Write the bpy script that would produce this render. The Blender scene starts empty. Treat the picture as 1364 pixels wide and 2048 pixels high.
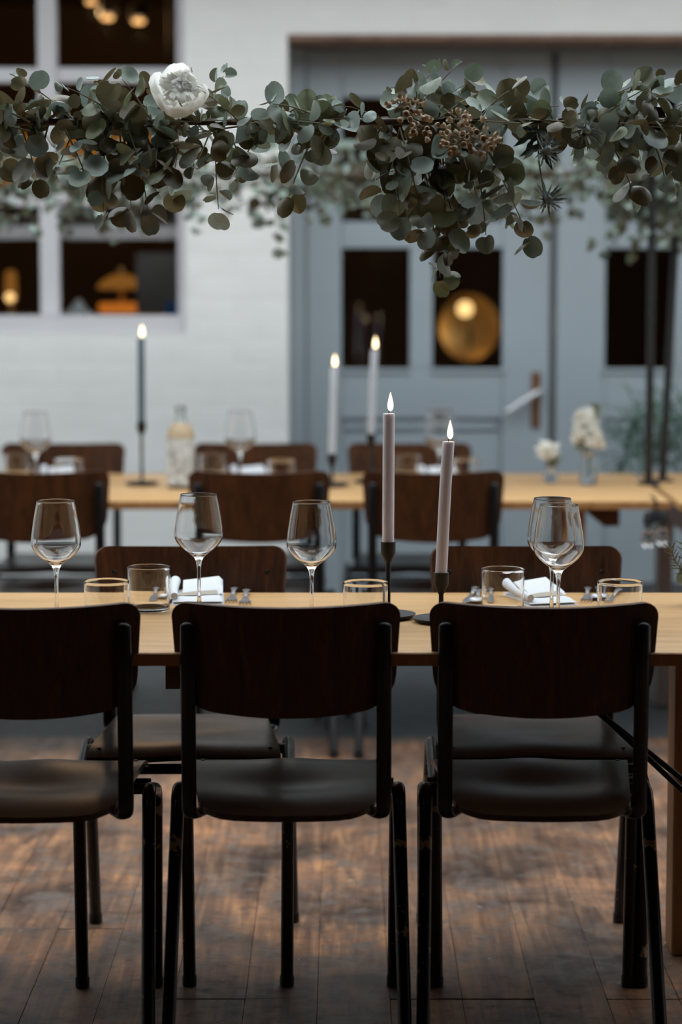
import bpy, bmesh, math, random
from mathutils import Vector, Matrix, Quaternion
R = random.Random(7)
PI = math.pi
S = bpy.context.scene
COL = S.collection

# ------------------------------------------------------------------ camera
F = 85.0 / 24.0 * 1364.0                      # focal length in pixels of the 1364 x 2048 frame
CAM_H = 1.4
TILT = math.atan(512.0 / F)
cam_d = bpy.data.cameras.new('camera')
cam = bpy.data.objects.new('camera', cam_d); COL.objects.link(cam)
cam_d.sensor_fit = 'HORIZONTAL'; cam_d.sensor_width = 24.0; cam_d.lens = 85.0
cam_d.clip_start = 0.05; cam_d.clip_end = 200
cam.location = (0, 0, CAM_H); cam.rotation_euler = (PI / 2 - TILT, 0, 0)
cam_d.dof.use_dof = True; cam_d.dof.focus_distance = 4.50; cam_d.dof.aperture_fstop = 2.2
S.camera = cam

# ------------------------------------------------------------------ sky and exposure
w = bpy.data.worlds.new('overcast'); S.world = w; w.use_nodes = True
bg = w.node_tree.nodes['Background']
bg.inputs['Color'].default_value = (0.86, 0.94, 1.0, 1); bg.inputs['Strength'].default_value = 2.4
S.view_settings.view_transform = 'Standard'; S.view_settings.look = 'None'
S.view_settings.gamma = 1.0; S.view_settings.use_curve_mapping = False
S.view_settings.exposure = 0.46
S.cycles.max_bounces = 12; S.cycles.transmission_bounces = 12; S.cycles.transparent_max_bounces = 12
S.cycles.use_denoising = True

# pixel -> world
_fw = Vector((0, math.cos(TILT), -math.sin(TILT))); _up = Vector((0, math.sin(TILT), math.cos(TILT)))
def ray(px, py): return Vector((1, 0, 0)) * ((px - 682) / F) + _up * ((1024 - py) / F) + _fw
def P(px, py, d):
    r = ray(px, py); return Vector((0, 0, CAM_H)) + r * (d / r.y)
def PZ(px, py, z):
    r = ray(px, py); return Vector((0, 0, CAM_H)) + r * ((z - CAM_H) / r.z)

# ------------------------------------------------------------------ materials
def mat(name, col, rough=0.5, metal=0.0, **kw):
    m = bpy.data.materials.new(name); m.use_nodes = True
    b = m.node_tree.nodes['Principled BSDF']
    b.inputs['Base Color'].default_value = (*col, 1); b.inputs['Roughness'].default_value = rough
    b.inputs['Metallic'].default_value = metal
    for k, v in kw.items(): b.inputs[k.replace('_', ' ')].default_value = v
    return m
def nd(m, t, **kw):
    n = m.node_tree.nodes.new(t)
    for k, v in kw.items(): setattr(n, k, v)
    return n
def lk(m, a, b): m.node_tree.links.new(a, b)
def bsdf(m): return m.node_tree.nodes['Principled BSDF']
def ramp(m, fac, stops):
    r = nd(m, 'ShaderNodeValToRGB'); e = r.color_ramp.elements
    e[0].position, e[0].color = stops[0][0], (*stops[0][1], 1)
    e[1].position, e[1].color = stops[-1][0], (*stops[-1][1], 1)
    for p, c in stops[1:-1]:
        q = e.new(p); q.color = (*c, 1)
    lk(m, fac, r.inputs[0]); return r.outputs[0]
def coords(m, scale, rand=3.0, gen=False):
    tc = nd(m, 'ShaderNodeTexCoord'); oi = nd(m, 'ShaderNodeObjectInfo')
    mu = nd(m, 'ShaderNodeMath', operation='MULTIPLY'); mu.inputs[1].default_value = rand * 7.13
    lk(m, oi.outputs['Random'], mu.inputs[0])
    ad = nd(m, 'ShaderNodeVectorMath', operation='ADD'); lk(m, tc.outputs['Object'], ad.inputs[0])
    lk(m, mu.outputs[0], ad.inputs[1])
    mp = nd(m, 'ShaderNodeMapping'); mp.inputs['Scale'].default_value = scale
    lk(m, ad.outputs[0], mp.inputs[0]); return mp.outputs[0]
def noise(m, vec, scale, detail=4, dist=0.0, rough=0.55):
    n = nd(m, 'ShaderNodeTexNoise'); n.inputs['Scale'].default_value = scale; n.inputs['Detail'].default_value = detail
    n.inputs['Distortion'].default_value = dist; n.inputs['Roughness'].default_value = rough
    lk(m, vec, n.inputs['Vector']); return n.outputs['Fac']
def bump(m, fac, strength, dist=0.01):
    b = nd(m, 'ShaderNodeBump'); b.inputs['Strength'].default_value = strength; b.inputs['Distance'].default_value = dist
    lk(m, fac, b.inputs['Height']); lk(m, b.outputs[0], bsdf(m).inputs['Normal'])
def mixc(m, fac, a, b, mode='MIX'):
    x = nd(m, 'ShaderNodeMix', data_type='RGBA', blend_type=mode)
    if isinstance(fac, (int, float)): x.inputs[0].default_value = fac
    else: lk(m, fac, x.inputs[0])
    for i, c in ((6, a), (7, b)):
        if isinstance(c, tuple): x.inputs[i].default_value = (*c, 1)
        else: lk(m, c, x.inputs[i])
    return x.outputs[2]
def wood(name, dark, light, scale, rough=0.4, freq=9.0, dist=1.2, rand=3.0, bmp=0.05):
    m = mat(name, dark, rough); v = coords(m, scale, rand)
    a = noise(m, v, freq, 6, dist); b = noise(m, v, freq * 6, 3, 0.2)
    c = ramp(m, a, [(0.3, dark), (0.52, tuple((x + y) / 2 for x, y in zip(dark, light))), (0.72, light)])
    c = mixc(m, 0.35, c, ramp(m, b, [(0.3, dark), (0.7, light)]))
    lk(m, c, bsdf(m).inputs['Base Color']); bump(m, b, bmp, 0.002); return m

M = {}
M['chair_wood'] = wood('dark stained plywood', (0.013, 0.004, 0.0018), (0.105, 0.037, 0.011), (5, 5, 0.7), 0.38, 5.0, 1.6)
M['seat_wood'] = wood('worn dark plywood seat', (0.020, 0.010, 0.006), (0.055, 0.029, 0.017), (5, 0.8, 5), 0.30, 5.0, 1.2)
M['black_metal'] = mat('black enamelled steel', (0.006, 0.006, 0.0065), 0.30)
M['iron'] = mat('matt black iron', (0.007, 0.007, 0.0075), 0.5)
M['table_wood'] = wood('oiled pine table top', (0.43, 0.245, 0.098), (0.65, 0.39, 0.178), (0.55, 7, 7), 0.42, 4.0, 0.6, 1.0)
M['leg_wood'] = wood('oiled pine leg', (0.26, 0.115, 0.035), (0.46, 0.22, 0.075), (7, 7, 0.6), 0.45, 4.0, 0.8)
M['batten_wood'] = wood('dark pine batten', (0.09, 0.035, 0.015), (0.20, 0.085, 0.035), (0.8, 7, 7), 0.5, 4.0, 0.8)
M['steel'] = mat('polished steel', (0.66, 0.66, 0.68), 0.30, 1.0)
for k_, sp_ in (('chair_wood', 0.28), ('seat_wood', 0.28), ('black_metal', 0.3), ('table_wood', 0.32)): bsdf(M[k_]).inputs['Specular IOR Level'].default_value = sp_
M['rubber'] = mat('black rubber', (0.005, 0.005, 0.005), 0.6)
# painted legs with worn chips where stacked chairs rub
m = mat('black enamel with worn chips', (0.006, 0.006, 0.0065), 0.26); M['leg_metal'] = m; bsdf(m).inputs['Specular IOR Level'].default_value = 0.4
v = coords(m, (1, 1, 1), 3.0); n1 = noise(m, v, 90, 3); n2 = noise(m, v, 14, 2)
tc = nd(m, 'ShaderNodeTexCoord'); sp = nd(m, 'ShaderNodeSeparateXYZ'); lk(m, tc.outputs['Object'], sp.inputs[0])
d1 = nd(m, 'ShaderNodeMath', operation='SUBTRACT'); d1.inputs[1].default_value = 0.350; lk(m, sp.outputs[2], d1.inputs[0])
d2 = nd(m, 'ShaderNodeMath', operation='ABSOLUTE'); lk(m, d1.outputs[0], d2.inputs[0])
d3 = nd(m, 'ShaderNodeMapRange'); d3.inputs[1].default_value = 0.0; d3.inputs[2].default_value = 0.02
d3.inputs[3].default_value = 0.26; d3.inputs[4].default_value = 0.0; lk(m, d2.outputs[0], d3.inputs[0])
s1 = nd(m, 'ShaderNodeMath', operation='MULTIPLY'); lk(m, n1, s1.inputs[0]); lk(m, n2, s1.inputs[1])
s2 = nd(m, 'ShaderNodeMath', operation='ADD'); lk(m, s1.outputs[0], s2.inputs[0]); lk(m, d3.outputs[0], s2.inputs[1])
c = ramp(m, s2.outputs[0], [(0.405, (0.006, 0.006, 0.0065)), (0.42, (0.34, 0.26, 0.16))])
lk(m, c, bsdf(m).inputs['Base Color'])
# floor boards
m = mat('worn stained floorboards', (0.1, 0.06, 0.03), 0.4); M['plank'] = m
v = coords(m, (7, 0.9, 7), 5.0); v2 = coords(m, (1, 1, 1), 0.0); v3 = coords(m, (1, 0.45, 1), 5.0)
tg = nd(m, 'ShaderNodeNewGeometry')
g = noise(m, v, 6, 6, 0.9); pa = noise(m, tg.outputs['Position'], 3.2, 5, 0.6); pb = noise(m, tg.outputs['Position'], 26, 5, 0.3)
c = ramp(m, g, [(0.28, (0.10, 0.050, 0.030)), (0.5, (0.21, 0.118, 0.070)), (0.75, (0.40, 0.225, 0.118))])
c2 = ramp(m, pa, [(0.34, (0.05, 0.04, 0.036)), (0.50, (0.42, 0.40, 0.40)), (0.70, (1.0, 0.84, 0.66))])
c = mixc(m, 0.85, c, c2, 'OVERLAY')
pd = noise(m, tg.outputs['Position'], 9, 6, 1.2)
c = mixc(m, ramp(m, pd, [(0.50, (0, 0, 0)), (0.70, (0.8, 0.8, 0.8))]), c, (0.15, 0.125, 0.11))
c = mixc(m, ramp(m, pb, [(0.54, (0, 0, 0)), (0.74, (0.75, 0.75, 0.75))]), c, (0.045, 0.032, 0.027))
sc = noise(m, tg.outputs['Position'], 62, 3, 0.4)
c = mixc(m, ramp(m, sc, [(0.70, (0, 0, 0)), (0.73, (0.9, 0.9, 0.9))]), c, (0.48, 0.42, 0.36))
oi = nd(m, 'ShaderNodeObjectInfo')
c = mixc(m, 0.35, c, ramp(m, oi.outputs['Random'], [(0, (0.30, 0.28, 0.27)), (1, (0.75, 0.66, 0.58))]), 'OVERLAY')
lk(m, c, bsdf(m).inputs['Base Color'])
lk(m, ramp(m, pb, [(0.3, (0.34,) * 3), (0.7, (0.56,) * 3)]), bsdf(m).inputs['Roughness'])
bump(m, g, 0.25, 0.003)
m = mat('dark asphalt paving', (0.06, 0.066, 0.072), 0.55); M['paving'] = m
v = coords(m, (1, 1, 1), 0); c = ramp(m, noise(m, v, 30, 5), [(0.3, (0.035, 0.039, 0.043)), (0.7, (0.095, 0.10, 0.105))])
lk(m, c, bsdf(m).inputs['Base Color']); bump(m, noise(m, v, 120, 3), 0.4, 0.004)
def paint(name, col, rough=0.55, amount=0.10, sc=6):
    m = mat(name, col, rough); v = coords(m, (1, 1, 1), 1.0)
    c = ramp(m, noise(m, v, sc, 5), [(0.3, tuple(x * (1 - amount) for x in col)), (0.7, tuple(min(1, x * (1 + amount)) for x in col))])
    lk(m, c, bsdf(m).inputs['Base Color']); bump(m, noise(m, v, 60, 4), 0.12, 0.002); return m
M['brick'] = paint('white painted brick', (0.76, 0.76, 0.735), 0.6, 0.035, 5)
M['mortar'] = paint('white painted joints', (0.75, 0.75, 0.725), 0.7, 0.03)
M['plaster'] = paint('white plaster', (0.62, 0.62, 0.60), 0.7, 0.05)
M['dark_wall'] = paint('dark brown wall', (0.06, 0.05, 0.045), 0.7)
M['lintel'] = paint('rusty lintel', (0.20, 0.115, 0.08), 0.7, 0.3, 14)
M['door'] = paint('blue grey gloss paint', (0.335, 0.385, 0.415), 0.38, 0.04, 4)
M['window_paint'] = paint('pale grey window paint', (0.58, 0.57, 0.585), 0.45, 0.03)
M['room'] = paint('brown room wall', (0.10, 0.058, 0.028), 0.7)
M['room_dark'] = paint('dark room floor', (0.05, 0.035, 0.025), 0.6)
M['brass'] = mat('warm brass', (0.78, 0.52, 0.20), 0.48, 0.85)
M['bronze'] = mat('bronze plate', (0.23, 0.115, 0.055), 0.4, 0.6)
M['aluminium'] = mat('brushed aluminium', (0.72, 0.72, 0.73), 0.32, 0.9)
M['linen'] = mat('white linen', (0.64, 0.65, 0.67), 0.85)
M['card'] = mat('kraft grey card', (0.36, 0.31, 0.25), 0.7)
M['wax_lilac'] = mat('lilac grey wax', (0.74, 0.71, 0.77), 0.45, Subsurface_Weight=0.5, Subsurface_Scale=0.012, Subsurface_Radius=(1.0, 0.9, 0.9))
M['wax_blue'] = mat('slate blue wax', (0.10, 0.135, 0.16), 0.45)
M['wax_pale'] = mat('pale blue grey wax', (0.47, 0.50, 0.54), 0.45, Subsurface_Weight=0.25, Subsurface_Scale=0.01)
M['wick'] = mat('burnt wick', (0.03, 0.035, 0.045), 0.8)
def emit(name, col, st):
    m = bpy.data.materials.new(name); m.use_nodes = True; nt = m.node_tree; nt.nodes.clear()
    e = nt.nodes.new('ShaderNodeEmission'); e.inputs[0].default_value = (*col, 1); e.inputs[1].default_value = st
    o = nt.nodes.new('ShaderNodeOutputMaterial'); nt.links.new(e.outputs[0], o.inputs[0]); return m
M['flame'] = emit('candle flame', (1.0, 0.74, 0.43), 4.5)
M['bulb_warm'] = emit('warm lamp', (1.0, 0.52, 0.18), 1.6)
M['bulb_gold'] = emit('gold lamp', (1.0, 0.62, 0.24), 1.2)
M['shade_orange'] = emit('lit orange glass', (0.75, 0.21, 0.025), 0.45)
M['shade_amber'] = emit('lit amber glass', (0.7, 0.28, 0.05), 0.22)
def glass(name, tint=(1, 1, 1), ior=1.45):
    m = mat(name, tint, 0.0, 0.0, Transmission_Weight=1.0, IOR=ior); return m
M['glass'] = glass('clear glass', (0.985, 0.99, 0.99))
M['bottle_glass'] = glass('pale bottle glass', (0.90, 0.93, 0.92))
m = bpy.data.materials.new('window glass'); m.use_nodes = True; nt = m.node_tree; nt.nodes.clear(); M['pane'] = m
tr = nt.nodes.new('ShaderNodeBsdfTransparent'); gl = nt.nodes.new('ShaderNodeBsdfGlossy'); gl.inputs['Roughness'].default_value = 0.0
fr = nt.nodes.new('ShaderNodeFresnel'); fr.inputs[0].default_value = 1.45
mx = nt.nodes.new('ShaderNodeMixShader'); ou = nt.nodes.new('ShaderNodeOutputMaterial')
nt.links.new(fr.outputs[0], mx.inputs[0]); nt.links.new(tr.outputs[0], mx.inputs[1]); nt.links.new(gl.outputs[0], mx.inputs[2]); nt.links.new(mx.outputs[0], ou.inputs[0])

def leaf_mat(name, tops, under):
    m = mat(name, tops[1], 0.42); oi = nd(m, 'ShaderNodeObjectInfo'); ge = nd(m, 'ShaderNodeNewGeometry')
    v = coords(m, (1, 1, 1), 4.0); nz = noise(m, v, 3.0, 3)
    at = nd(m, 'ShaderNodeAttribute', attribute_name='tint')
    ad = nd(m, 'ShaderNodeMath', operation='ADD'); lk(m, oi.outputs['Random'], ad.inputs[0]); lk(m, at.outputs['Fac'], ad.inputs[1])
    fr_ = nd(m, 'ShaderNodeMath', operation='FRACT'); lk(m, ad.outputs[0], fr_.inputs[0])
    top = ramp(m, fr_.outputs[0], [(0.0, tops[0]), (0.5, tops[1]), (1.0, tops[2])])
    un = ramp(m, fr_.outputs[0], [(0.0, under[0]), (0.5, under[1]), (1.0, under[2])])
    c = mixc(m, ge.outputs['Backfacing'], top, un)
    c = mixc(m, 0.35, c, ramp(m, nz, [(0.3, (0.32, 0.32, 0.32)), (0.7, (0.66, 0.66, 0.64))]), 'OVERLAY')
    lk(m, c, bsdf(m).inputs['Base Color'])
    tl = nd(m, 'ShaderNodeBsdfTranslucent'); lk(m, c, tl.inputs[0])
    ms = nd(m, 'ShaderNodeMixShader'); ms.inputs[0].default_value = 0.16
    o = m.node_tree.nodes['Material Output']; lk(m, bsdf(m).outputs[0], ms.inputs[1]); lk(m, tl.outputs[0], ms.inputs[2]); lk(m, ms.outputs[0], o.inputs[0])
    return m
M['leaf'] = leaf_mat('eucalyptus leaf', [(0.165, 0.18, 0.075), (0.225, 0.275, 0.22), (0.38, 0.46, 0.43)],
                     [(0.105, 0.08, 0.036), (0.135, 0.115, 0.055), (0.17, 0.175, 0.12)])
M['leaf_pale'] = leaf_mat('pale eucalyptus leaf', [(0.11, 0.14, 0.08), (0.17, 0.22, 0.18), (0.36, 0.44, 0.39)],
                          [(0.10, 0.085, 0.045), (0.13, 0.135, 0.09), (0.20, 0.23, 0.19)])
M['stem'] = mat('olive brown twig', (0.16, 0.13, 0.07), 0.6)
M['green'] = mat('dark green frond', (0.035, 0.085, 0.05), 0.5)
M['herb'] = mat('rosemary needle', (0.12, 0.14, 0.075), 0.55)
M['thistle'] = mat('sea holly bract', (0.40, 0.46, 0.45), 0.5)
M['thistle_dark'] = mat('sea holly leaf', (0.055, 0.07, 0.055), 0.5)
def petal_mat(name, col):
    m = mat(name, col, 0.6); tl = nd(m, 'ShaderNodeBsdfTranslucent'); tl.inputs[0].default_value = (*col, 1)
    ms = nd(m, 'ShaderNodeMixShader'); ms.inputs[0].default_value = 0.52
    lk(m, bsdf(m).outputs[0], ms.inputs[1]); lk(m, tl.outputs[0], ms.inputs[2]); lk(m, ms.outputs[0], m.node_tree.nodes['Material Output'].inputs[0]); return m
M['petal'] = petal_mat('ivory petal', (0.93, 0.92, 0.87)); M['petal_core'] = petal_mat('cream inner petal', (0.90, 0.86, 0.64))
M['wax_bloom'] = mat('beige wax flower', (0.58, 0.45, 0.31), 0.6)
M['rod'] = mat('brown wooden rod', (0.055, 0.028, 0.014), 0.5)
M['label'] = mat('off white printed label', (0.70, 0.71, 0.70), 0.6)
m = M['label']; v = coords(m, (1, 1, 1), 0); lk(m, ramp(m, noise(m, v, 45, 4), [(0.36, (0.30, 0.30, 0.29)), (0.52, (0.56, 0.57, 0.55)), (0.7, (0.66, 0.67, 0.65))]), bsdf(m).inputs['Base Color'])
M['tan_band'] = mat('tan band', (0.46, 0.34, 0.21), 0.6); M['taupe_wood'] = mat('taupe grey wood', (0.36, 0.31, 0.29), 0.55); M['gap'] = mat('dark door seal', (0.085, 0.09, 0.095), 0.6)
M['pot'] = mat('grey plant pot', (0.09, 0.095, 0.10), 0.6)
M['blue'] = mat('blue plastic', (0.02, 0.10, 0.28), 0.4)
M['white'] = mat('white cloth', (0.62, 0.66, 0.66), 0.7)
M['blind'] = mat('dark slat', (0.075, 0.06, 0.055), 0.5)

# ------------------------------------------------------------------ mesh builders
def link(o, parent=None):
    COL.objects.link(o)
    if parent is not None: o.parent = parent
    return o
class MB:
    def __init__(s): s.v = []; s.f = []
    def add(s, vs, fs):
        b = len(s.v); s.v += [tuple(x) for x in vs]; s.f += [tuple(i + b for i in f) for f in fs]; return s
    def box(s, lo, hi):
        (a, b, c), (d, e, f) = lo, hi
        return s.add([(a, b, c), (d, b, c), (d, e, c), (a, e, c), (a, b, f), (d, b, f), (d, e, f), (a, e, f)],
                     [(0, 3, 2, 1), (4, 5, 6, 7), (0, 1, 5, 4), (1, 2, 6, 5), (2, 3, 7, 6), (3, 0, 4, 7)])
    def tube(s, path, r, n=10, oval=None, up=None):
        path = [Vector(p) for p in path]; k = len(path); rs = r if isinstance(r, (list, tuple)) else [r] * k
        t = [(path[min(i + 1, k - 1)] - path[max(i - 1, 0)]).normalized() for i in range(k)]
        u = Vector(up) if up is not None else (Vector((0, 0, 1)) if abs(t[0].z) < 0.9 else Vector((1, 0, 0)))
        u = (u - t[0] * u.dot(t[0])).normalized(); vs = []; fs = []
        a, b = oval if oval else (1, 1)
        for i in range(k):
            u = (u - t[i] * u.dot(t[i])).normalized(); w_ = t[i].cross(u)
            for j in range(n):
                q = 2 * PI * j / n; vs.append(path[i] + (u * (math.cos(q) * a) + w_ * (math.sin(q) * b)) * rs[i])
        for i in range(k - 1):
            for j in range(n):
                fs.append((i * n + j, i * n + (j + 1) % n, (i + 1) * n + (j + 1) % n, (i + 1) * n + j))
        fs.append(tuple(range(n - 1, -1, -1))); fs.append(tuple((k - 1) * n + j for j in range(n)))
        return s.add(vs, fs)
    def lathe(s, prof, n=32, c=(0, 0, 0), axis=None):
        vs = []; fs = []; c = Vector(c); k = len(prof); idx = []
        q = Vector((0, 0, 1)).rotation_difference(Vector(axis)) if axis is not None else None
        def tr(p): return (q @ Vector(p) if q else Vector(p)) + c
        for r, z in prof:
            if r < 1e-6: idx.append([len(vs)]); vs.append(tr((0, 0, z)))
            else:
                idx.append(list(range(len(vs), len(vs) + n)))
                for j in range(n): vs.append(tr((r * math.cos(2 * PI * j / n), r * math.sin(2 * PI * j / n), z)))
        for a, b in zip(idx, idx[1:]):
            for j in range(n):
                a0, a1 = a[j % len(a)], a[(j + 1) % len(a)]; b0, b1 = b[j % len(b)], b[(j + 1) % len(b)]
                if len(a) == 1 and len(b) == 1: continue
                if len(a) == 1: fs.append((a0, b1, b0))
                elif len(b) == 1: fs.append((a0, a1, b0))
                else: fs.append((a0, a1, b1, b0))
        return s.add(vs, fs)
    def sheet(s, top, bot):
        """closed slab from two equal grids (rows of points)"""
        nr, nc = len(top), len(top[0]); vs = [p for r in top for p in r] + [p for r in bot for p in r]; o = nr * nc; fs = []
        for i in range(nr - 1):
            for j in range(nc - 1):
                a = i * nc + j; fs.append((a, a + 1, a + nc + 1, a + nc)); fs.append((o + a, o + a + nc, o + a + nc + 1, o + a + 1))
        rim = [j for j in range(nc)] + [i * nc + nc - 1 for i in range(1, nr)] + [(nr - 1) * nc + j for j in range(nc - 2, -1, -1)] + [i * nc for i in range(nr - 2, 0, -1)]
        for a, b in zip(rim, rim[1:] + rim[:1]): fs.append((b, a, o + a, o + b))
        return s.add(vs, fs)
    def mesh(s, name, m, smooth=40):
        me = bpy.data.meshes.new(name); me.from_pydata(s.v, [], s.f); me.materials.append(m)
        b = bmesh.new(); b.from_mesh(me); bmesh.ops.recalc_face_normals(b, faces=b.faces) if smooth is not None and not getattr(s, 'keep', False) else None
        b.to_mesh(me); b.free()
        if smooth:
            me.shade_smooth(); me.set_sharp_from_angle(angle=math.radians(smooth))
        return me
    def build(s, name, m, parent=None, smooth=40):
        return link(bpy.data.objects.new(name, s.mesh(name, m, smooth)), parent)
def bevel_mesh(name, lo, hi, m, bev=0.003, seg=1):
    me = MB().box(lo, hi).mesh(name, m, None); b = bmesh.new(); b.from_mesh(me)
    bmesh.ops.bevel(b, geom=b.edges[:], offset=bev, segments=seg, affect='EDGES', profile=0.5)
    b.to_mesh(me); b.free(); me.shade_smooth(); me.set_sharp_from_angle(angle=math.radians(35)); return me
def bbox(name, lo, hi, m, parent=None, bev=0.003, seg=1):
    c = [(a + b) / 2 for a, b in zip(lo, hi)]
    me = bevel_mesh(name, [a - q for a, q in zip(lo, c)], [b - q for b, q in zip(hi, c)], m, bev, seg)
    o = link(bpy.data.objects.new(name, me), parent); o.location = c; return o
def fillet(pts, r, n=6):
    pts = [Vector(p) for p in pts]; out = [pts[0]]
    for i in range(1, len(pts) - 1):
        a, b, c = pts[i - 1], pts[i], pts[i + 1]; u = (a - b).normalized(); w_ = (c - b).normalized()
        rr = min(r if not isinstance(r, (list, tuple)) else r[i - 1], (a - b).length * 0.49, (c - b).length * 0.49)
        p0, p1 = b + u * rr, b + w_ * rr
        for k in range(n + 1):
            t = k / n; out.append(p0.lerp(b, t).lerp(b.lerp(p1, t), t))
    out.append(pts[-1]); return out
def tag(o, label, cat, group=None, kind=None):
    o['label'] = label; o['category'] = cat
    if group: o['group'] = group
    if kind: o['kind'] = kind
    return o
def thing(name, loc, label, cat, group=None, rz=0.0):
    o = bpy.data.objects.new(name, None); o.empty_display_size = 0.05; link(o)
    o.location = loc; o.rotation_euler = (0, 0, rz); return tag(o, label, cat, group)
def dup(root, loc, rz, label, group=None):
    r = root.copy(); COL.objects.link(r); r.location = loc; r.rotation_euler = (0, 0, rz); r['label'] = label
    if group: r['group'] = group
    for ch in list(root.children):
        c_ = ch.copy(); COL.objects.link(c_); c_.parent = r
        for g_ in ch.children:
            d_ = g_.copy(); COL.objects.link(d_); d_.parent = c_
    return r
def struct(o): o['kind'] = 'structure'; return o

# ------------------------------------------------------------------ setting: floor
WD = 8.47                                     # front face of the back wall
FL_END = 6.95
fl = struct(MB().box((-3.5, -4, -0.25), (3.5, 13.2, -0.028)).build('floor', M['room_dark'], None, None))
plank_me = bevel_mesh('plank', (-0.0682, -0.5, -0.028), (0.0682, 0.5, 0.0), M['plank'], 0.0010)
PW = 0.137
for k in range(-26, 26):
    x0 = -0.0445 + PW * k
    if x0 < -3.5 or x0 + PW > 3.5: continue
    y = {-5: 4.94 - 4.6, -4: 4.94 - 4.6}.get(k, 4.455 - 4.6) - (0 if k % 3 else R.uniform(0.4, 1.2)) * (k not in (-5, -4))
    first = True
    while y < FL_END:
        L = 4.6 if first else R.choice([1.3, 1.7, 2.1, 2.4])
        first = False
        y1 = min(y + L, FL_END)
        if y1 - y > 0.05:
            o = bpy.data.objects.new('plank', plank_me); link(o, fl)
            o.location = (x0 + PW / 2, (y + y1) / 2, R.uniform(-0.0006, 0.0006)); o.scale = (1, y1 - y - 0.0025, 1)
        y = y1
bbox('floor_slab', (-3.5, -4, -0.027), (3.5, -1.6, -0.001), M['plank'], fl)
bbox('paving', (-3.5, FL_END + 0.003, -0.027), (3.5, WD + 0.12, 0.0), M['paving'], fl, 0.002)

# ------------------------------------------------------------------ setting: back wall with openings
WIN = dict(x0=-1.99, x1=P(370, 400, WD).x, z0=P(300, 667, WD).z, z1=2.56)
DOOR = dict(x0=P(576, 500, WD).x, x1=1.70, z0=0.0, z1=P(700, 68, WD).z)
WT = 0.36
b = MB()
def wall_boxes(mb, y0, y1, x0, x1, z0, z1):
    xs = sorted({x0, x1, WIN['x0'], WIN['x1'], DOOR['x0'], DOOR['x1']})
    for a, c_ in zip(xs, xs[1:]):
        mid = (a + c_) / 2
        h = WIN if WIN['x0'] < mid < WIN['x1'] else DOOR if DOOR['x0'] < mid < DOOR['x1'] else None
        if h is None: mb.box((a, y0, z0), (c_, y1, z1))
        else:
            if h['z0'] > z0: mb.box((a, y0, z0), (c_, y1, h['z0']))
            mb.box((a, y0, h['z1']), (c_, y1, z1))
wall_boxes(b, WD + 0.004, WD + WT, -3.7, 3.7, 0.0, 3.3)
wb = struct(b.build('wall_back', M['mortar'], None, None))
BL, BH, JT = 0.25, 0.0765, 0.008
brick_cache = {}
def brick(xa, xb, z):
    L = round(xb - xa, 3)
    if L < 0.03: return
    if L not in brick_cache:
        brick_cache[L] = bevel_mesh('brick', (-L / 2, -0.004, -(BH - JT) / 2), (L / 2, 0.02, (BH - JT) / 2), M['brick'], 0.002)
    o = bpy.data.objects.new('brick', brick_cache[L]); link(o, wb)
    o.location = ((xa + xb) / 2, WD + 0.0067 + R.uniform(-0.0006, 0.0005), z + BH / 2)
row = 0; z = 0.03
while z < 2.62:
    zc = z + BH / 2; holes = [h for h in (WIN, DOOR) if h['z0'] - 0.02 < zc < h['z1'] + 0.02]
    spans = [(-1.50, 1.50)]
    for h in holes:
        spans = [q for a, c_ in spans for q in ((a, min(c_, h['x0'])), (max(a, h['x1']), c_)) if q[1] - q[0] > 0.03]
    for a, c_ in spans:
        x = -1.5 - (0.125 if row % 2 else 0)
        while x < c_:
            p0, p1 = max(x, a), min(x + BL - JT, c_)
            if p1 - p0 > 0.03: brick(p0, p1, z)
            x += BL
    z += BH; row += 1
# lintel and reveals
struct(bbox('trim_1', (DOOR['x0'], WD + 0.004, DOOR['z1'] - 0.022), (DOOR['x1'], WD + WT, DOOR['z1'] - 0.0005), M['lintel'], None, 0.004))
# unseen yard around: walls and canopy shaped to keep the camera side dark
CE = 4.0                                       # edge of the unseen roof over the camera side, set to darken the foreground
struct(MB().box((-3.7, -4, -0.25), (-3.5, CE, 3.1)).build('wall_left', M['dark_wall'], None, None))
struct(MB().box((3.5, -4, -0.25), (3.7, CE, 3.1)).build('wall_right', M['dark_wall'], None, None))
struct(MB().box((-3.7, -4.2, -0.25), (3.7, -4, 3.1)).build('wall_rear', M['dark_wall'], None, None))
struct(MB().box((-3.7, -4, 2.9), (3.7, CE, 3.1)).build('ceiling', M['dark_wall'], None, None))
struct(MB().box((-3.499, 7.72, 2.72), (3.499, WD + 0.003, 3.1)).build('shade_eave', M['dark_wall'], None, None))   # unseen eave over the wall, added to shade its top and the door recess
for sx in (-1, 1):                              # unseen white side walls, closed in for the light, roof edge to back wall
    struct(MB().box((min(sx * 3.5, sx * 3.7), CE + 0.001, -0.25), (max(sx * 3.5, sx * 3.7), WD + 0.003, 3.1)).build('wall_left_far' if sx < 0 else 'wall_right_far', M['plaster'], None, None))
# the room behind the wall
b = MB(); Y0, Y1 = WD + WT, 13.0
b.box((-3.5, Y1, -0.03), (3.5, Y1 + 0.2, 3.0)); b.box((-3.7, Y0, -0.03), (-3.5, Y1 + 0.2, 3.0)); b.box((3.5, Y0, -0.03), (3.7, Y1 + 0.2, 3.0))
struct(b.build('wall_room', M['room'], None, None))
struct(MB().box((-3.7, Y0, 2.72), (3.7, Y1 + 0.2, 3.0)).build('ceiling_room', M['room'], None, None))

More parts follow.
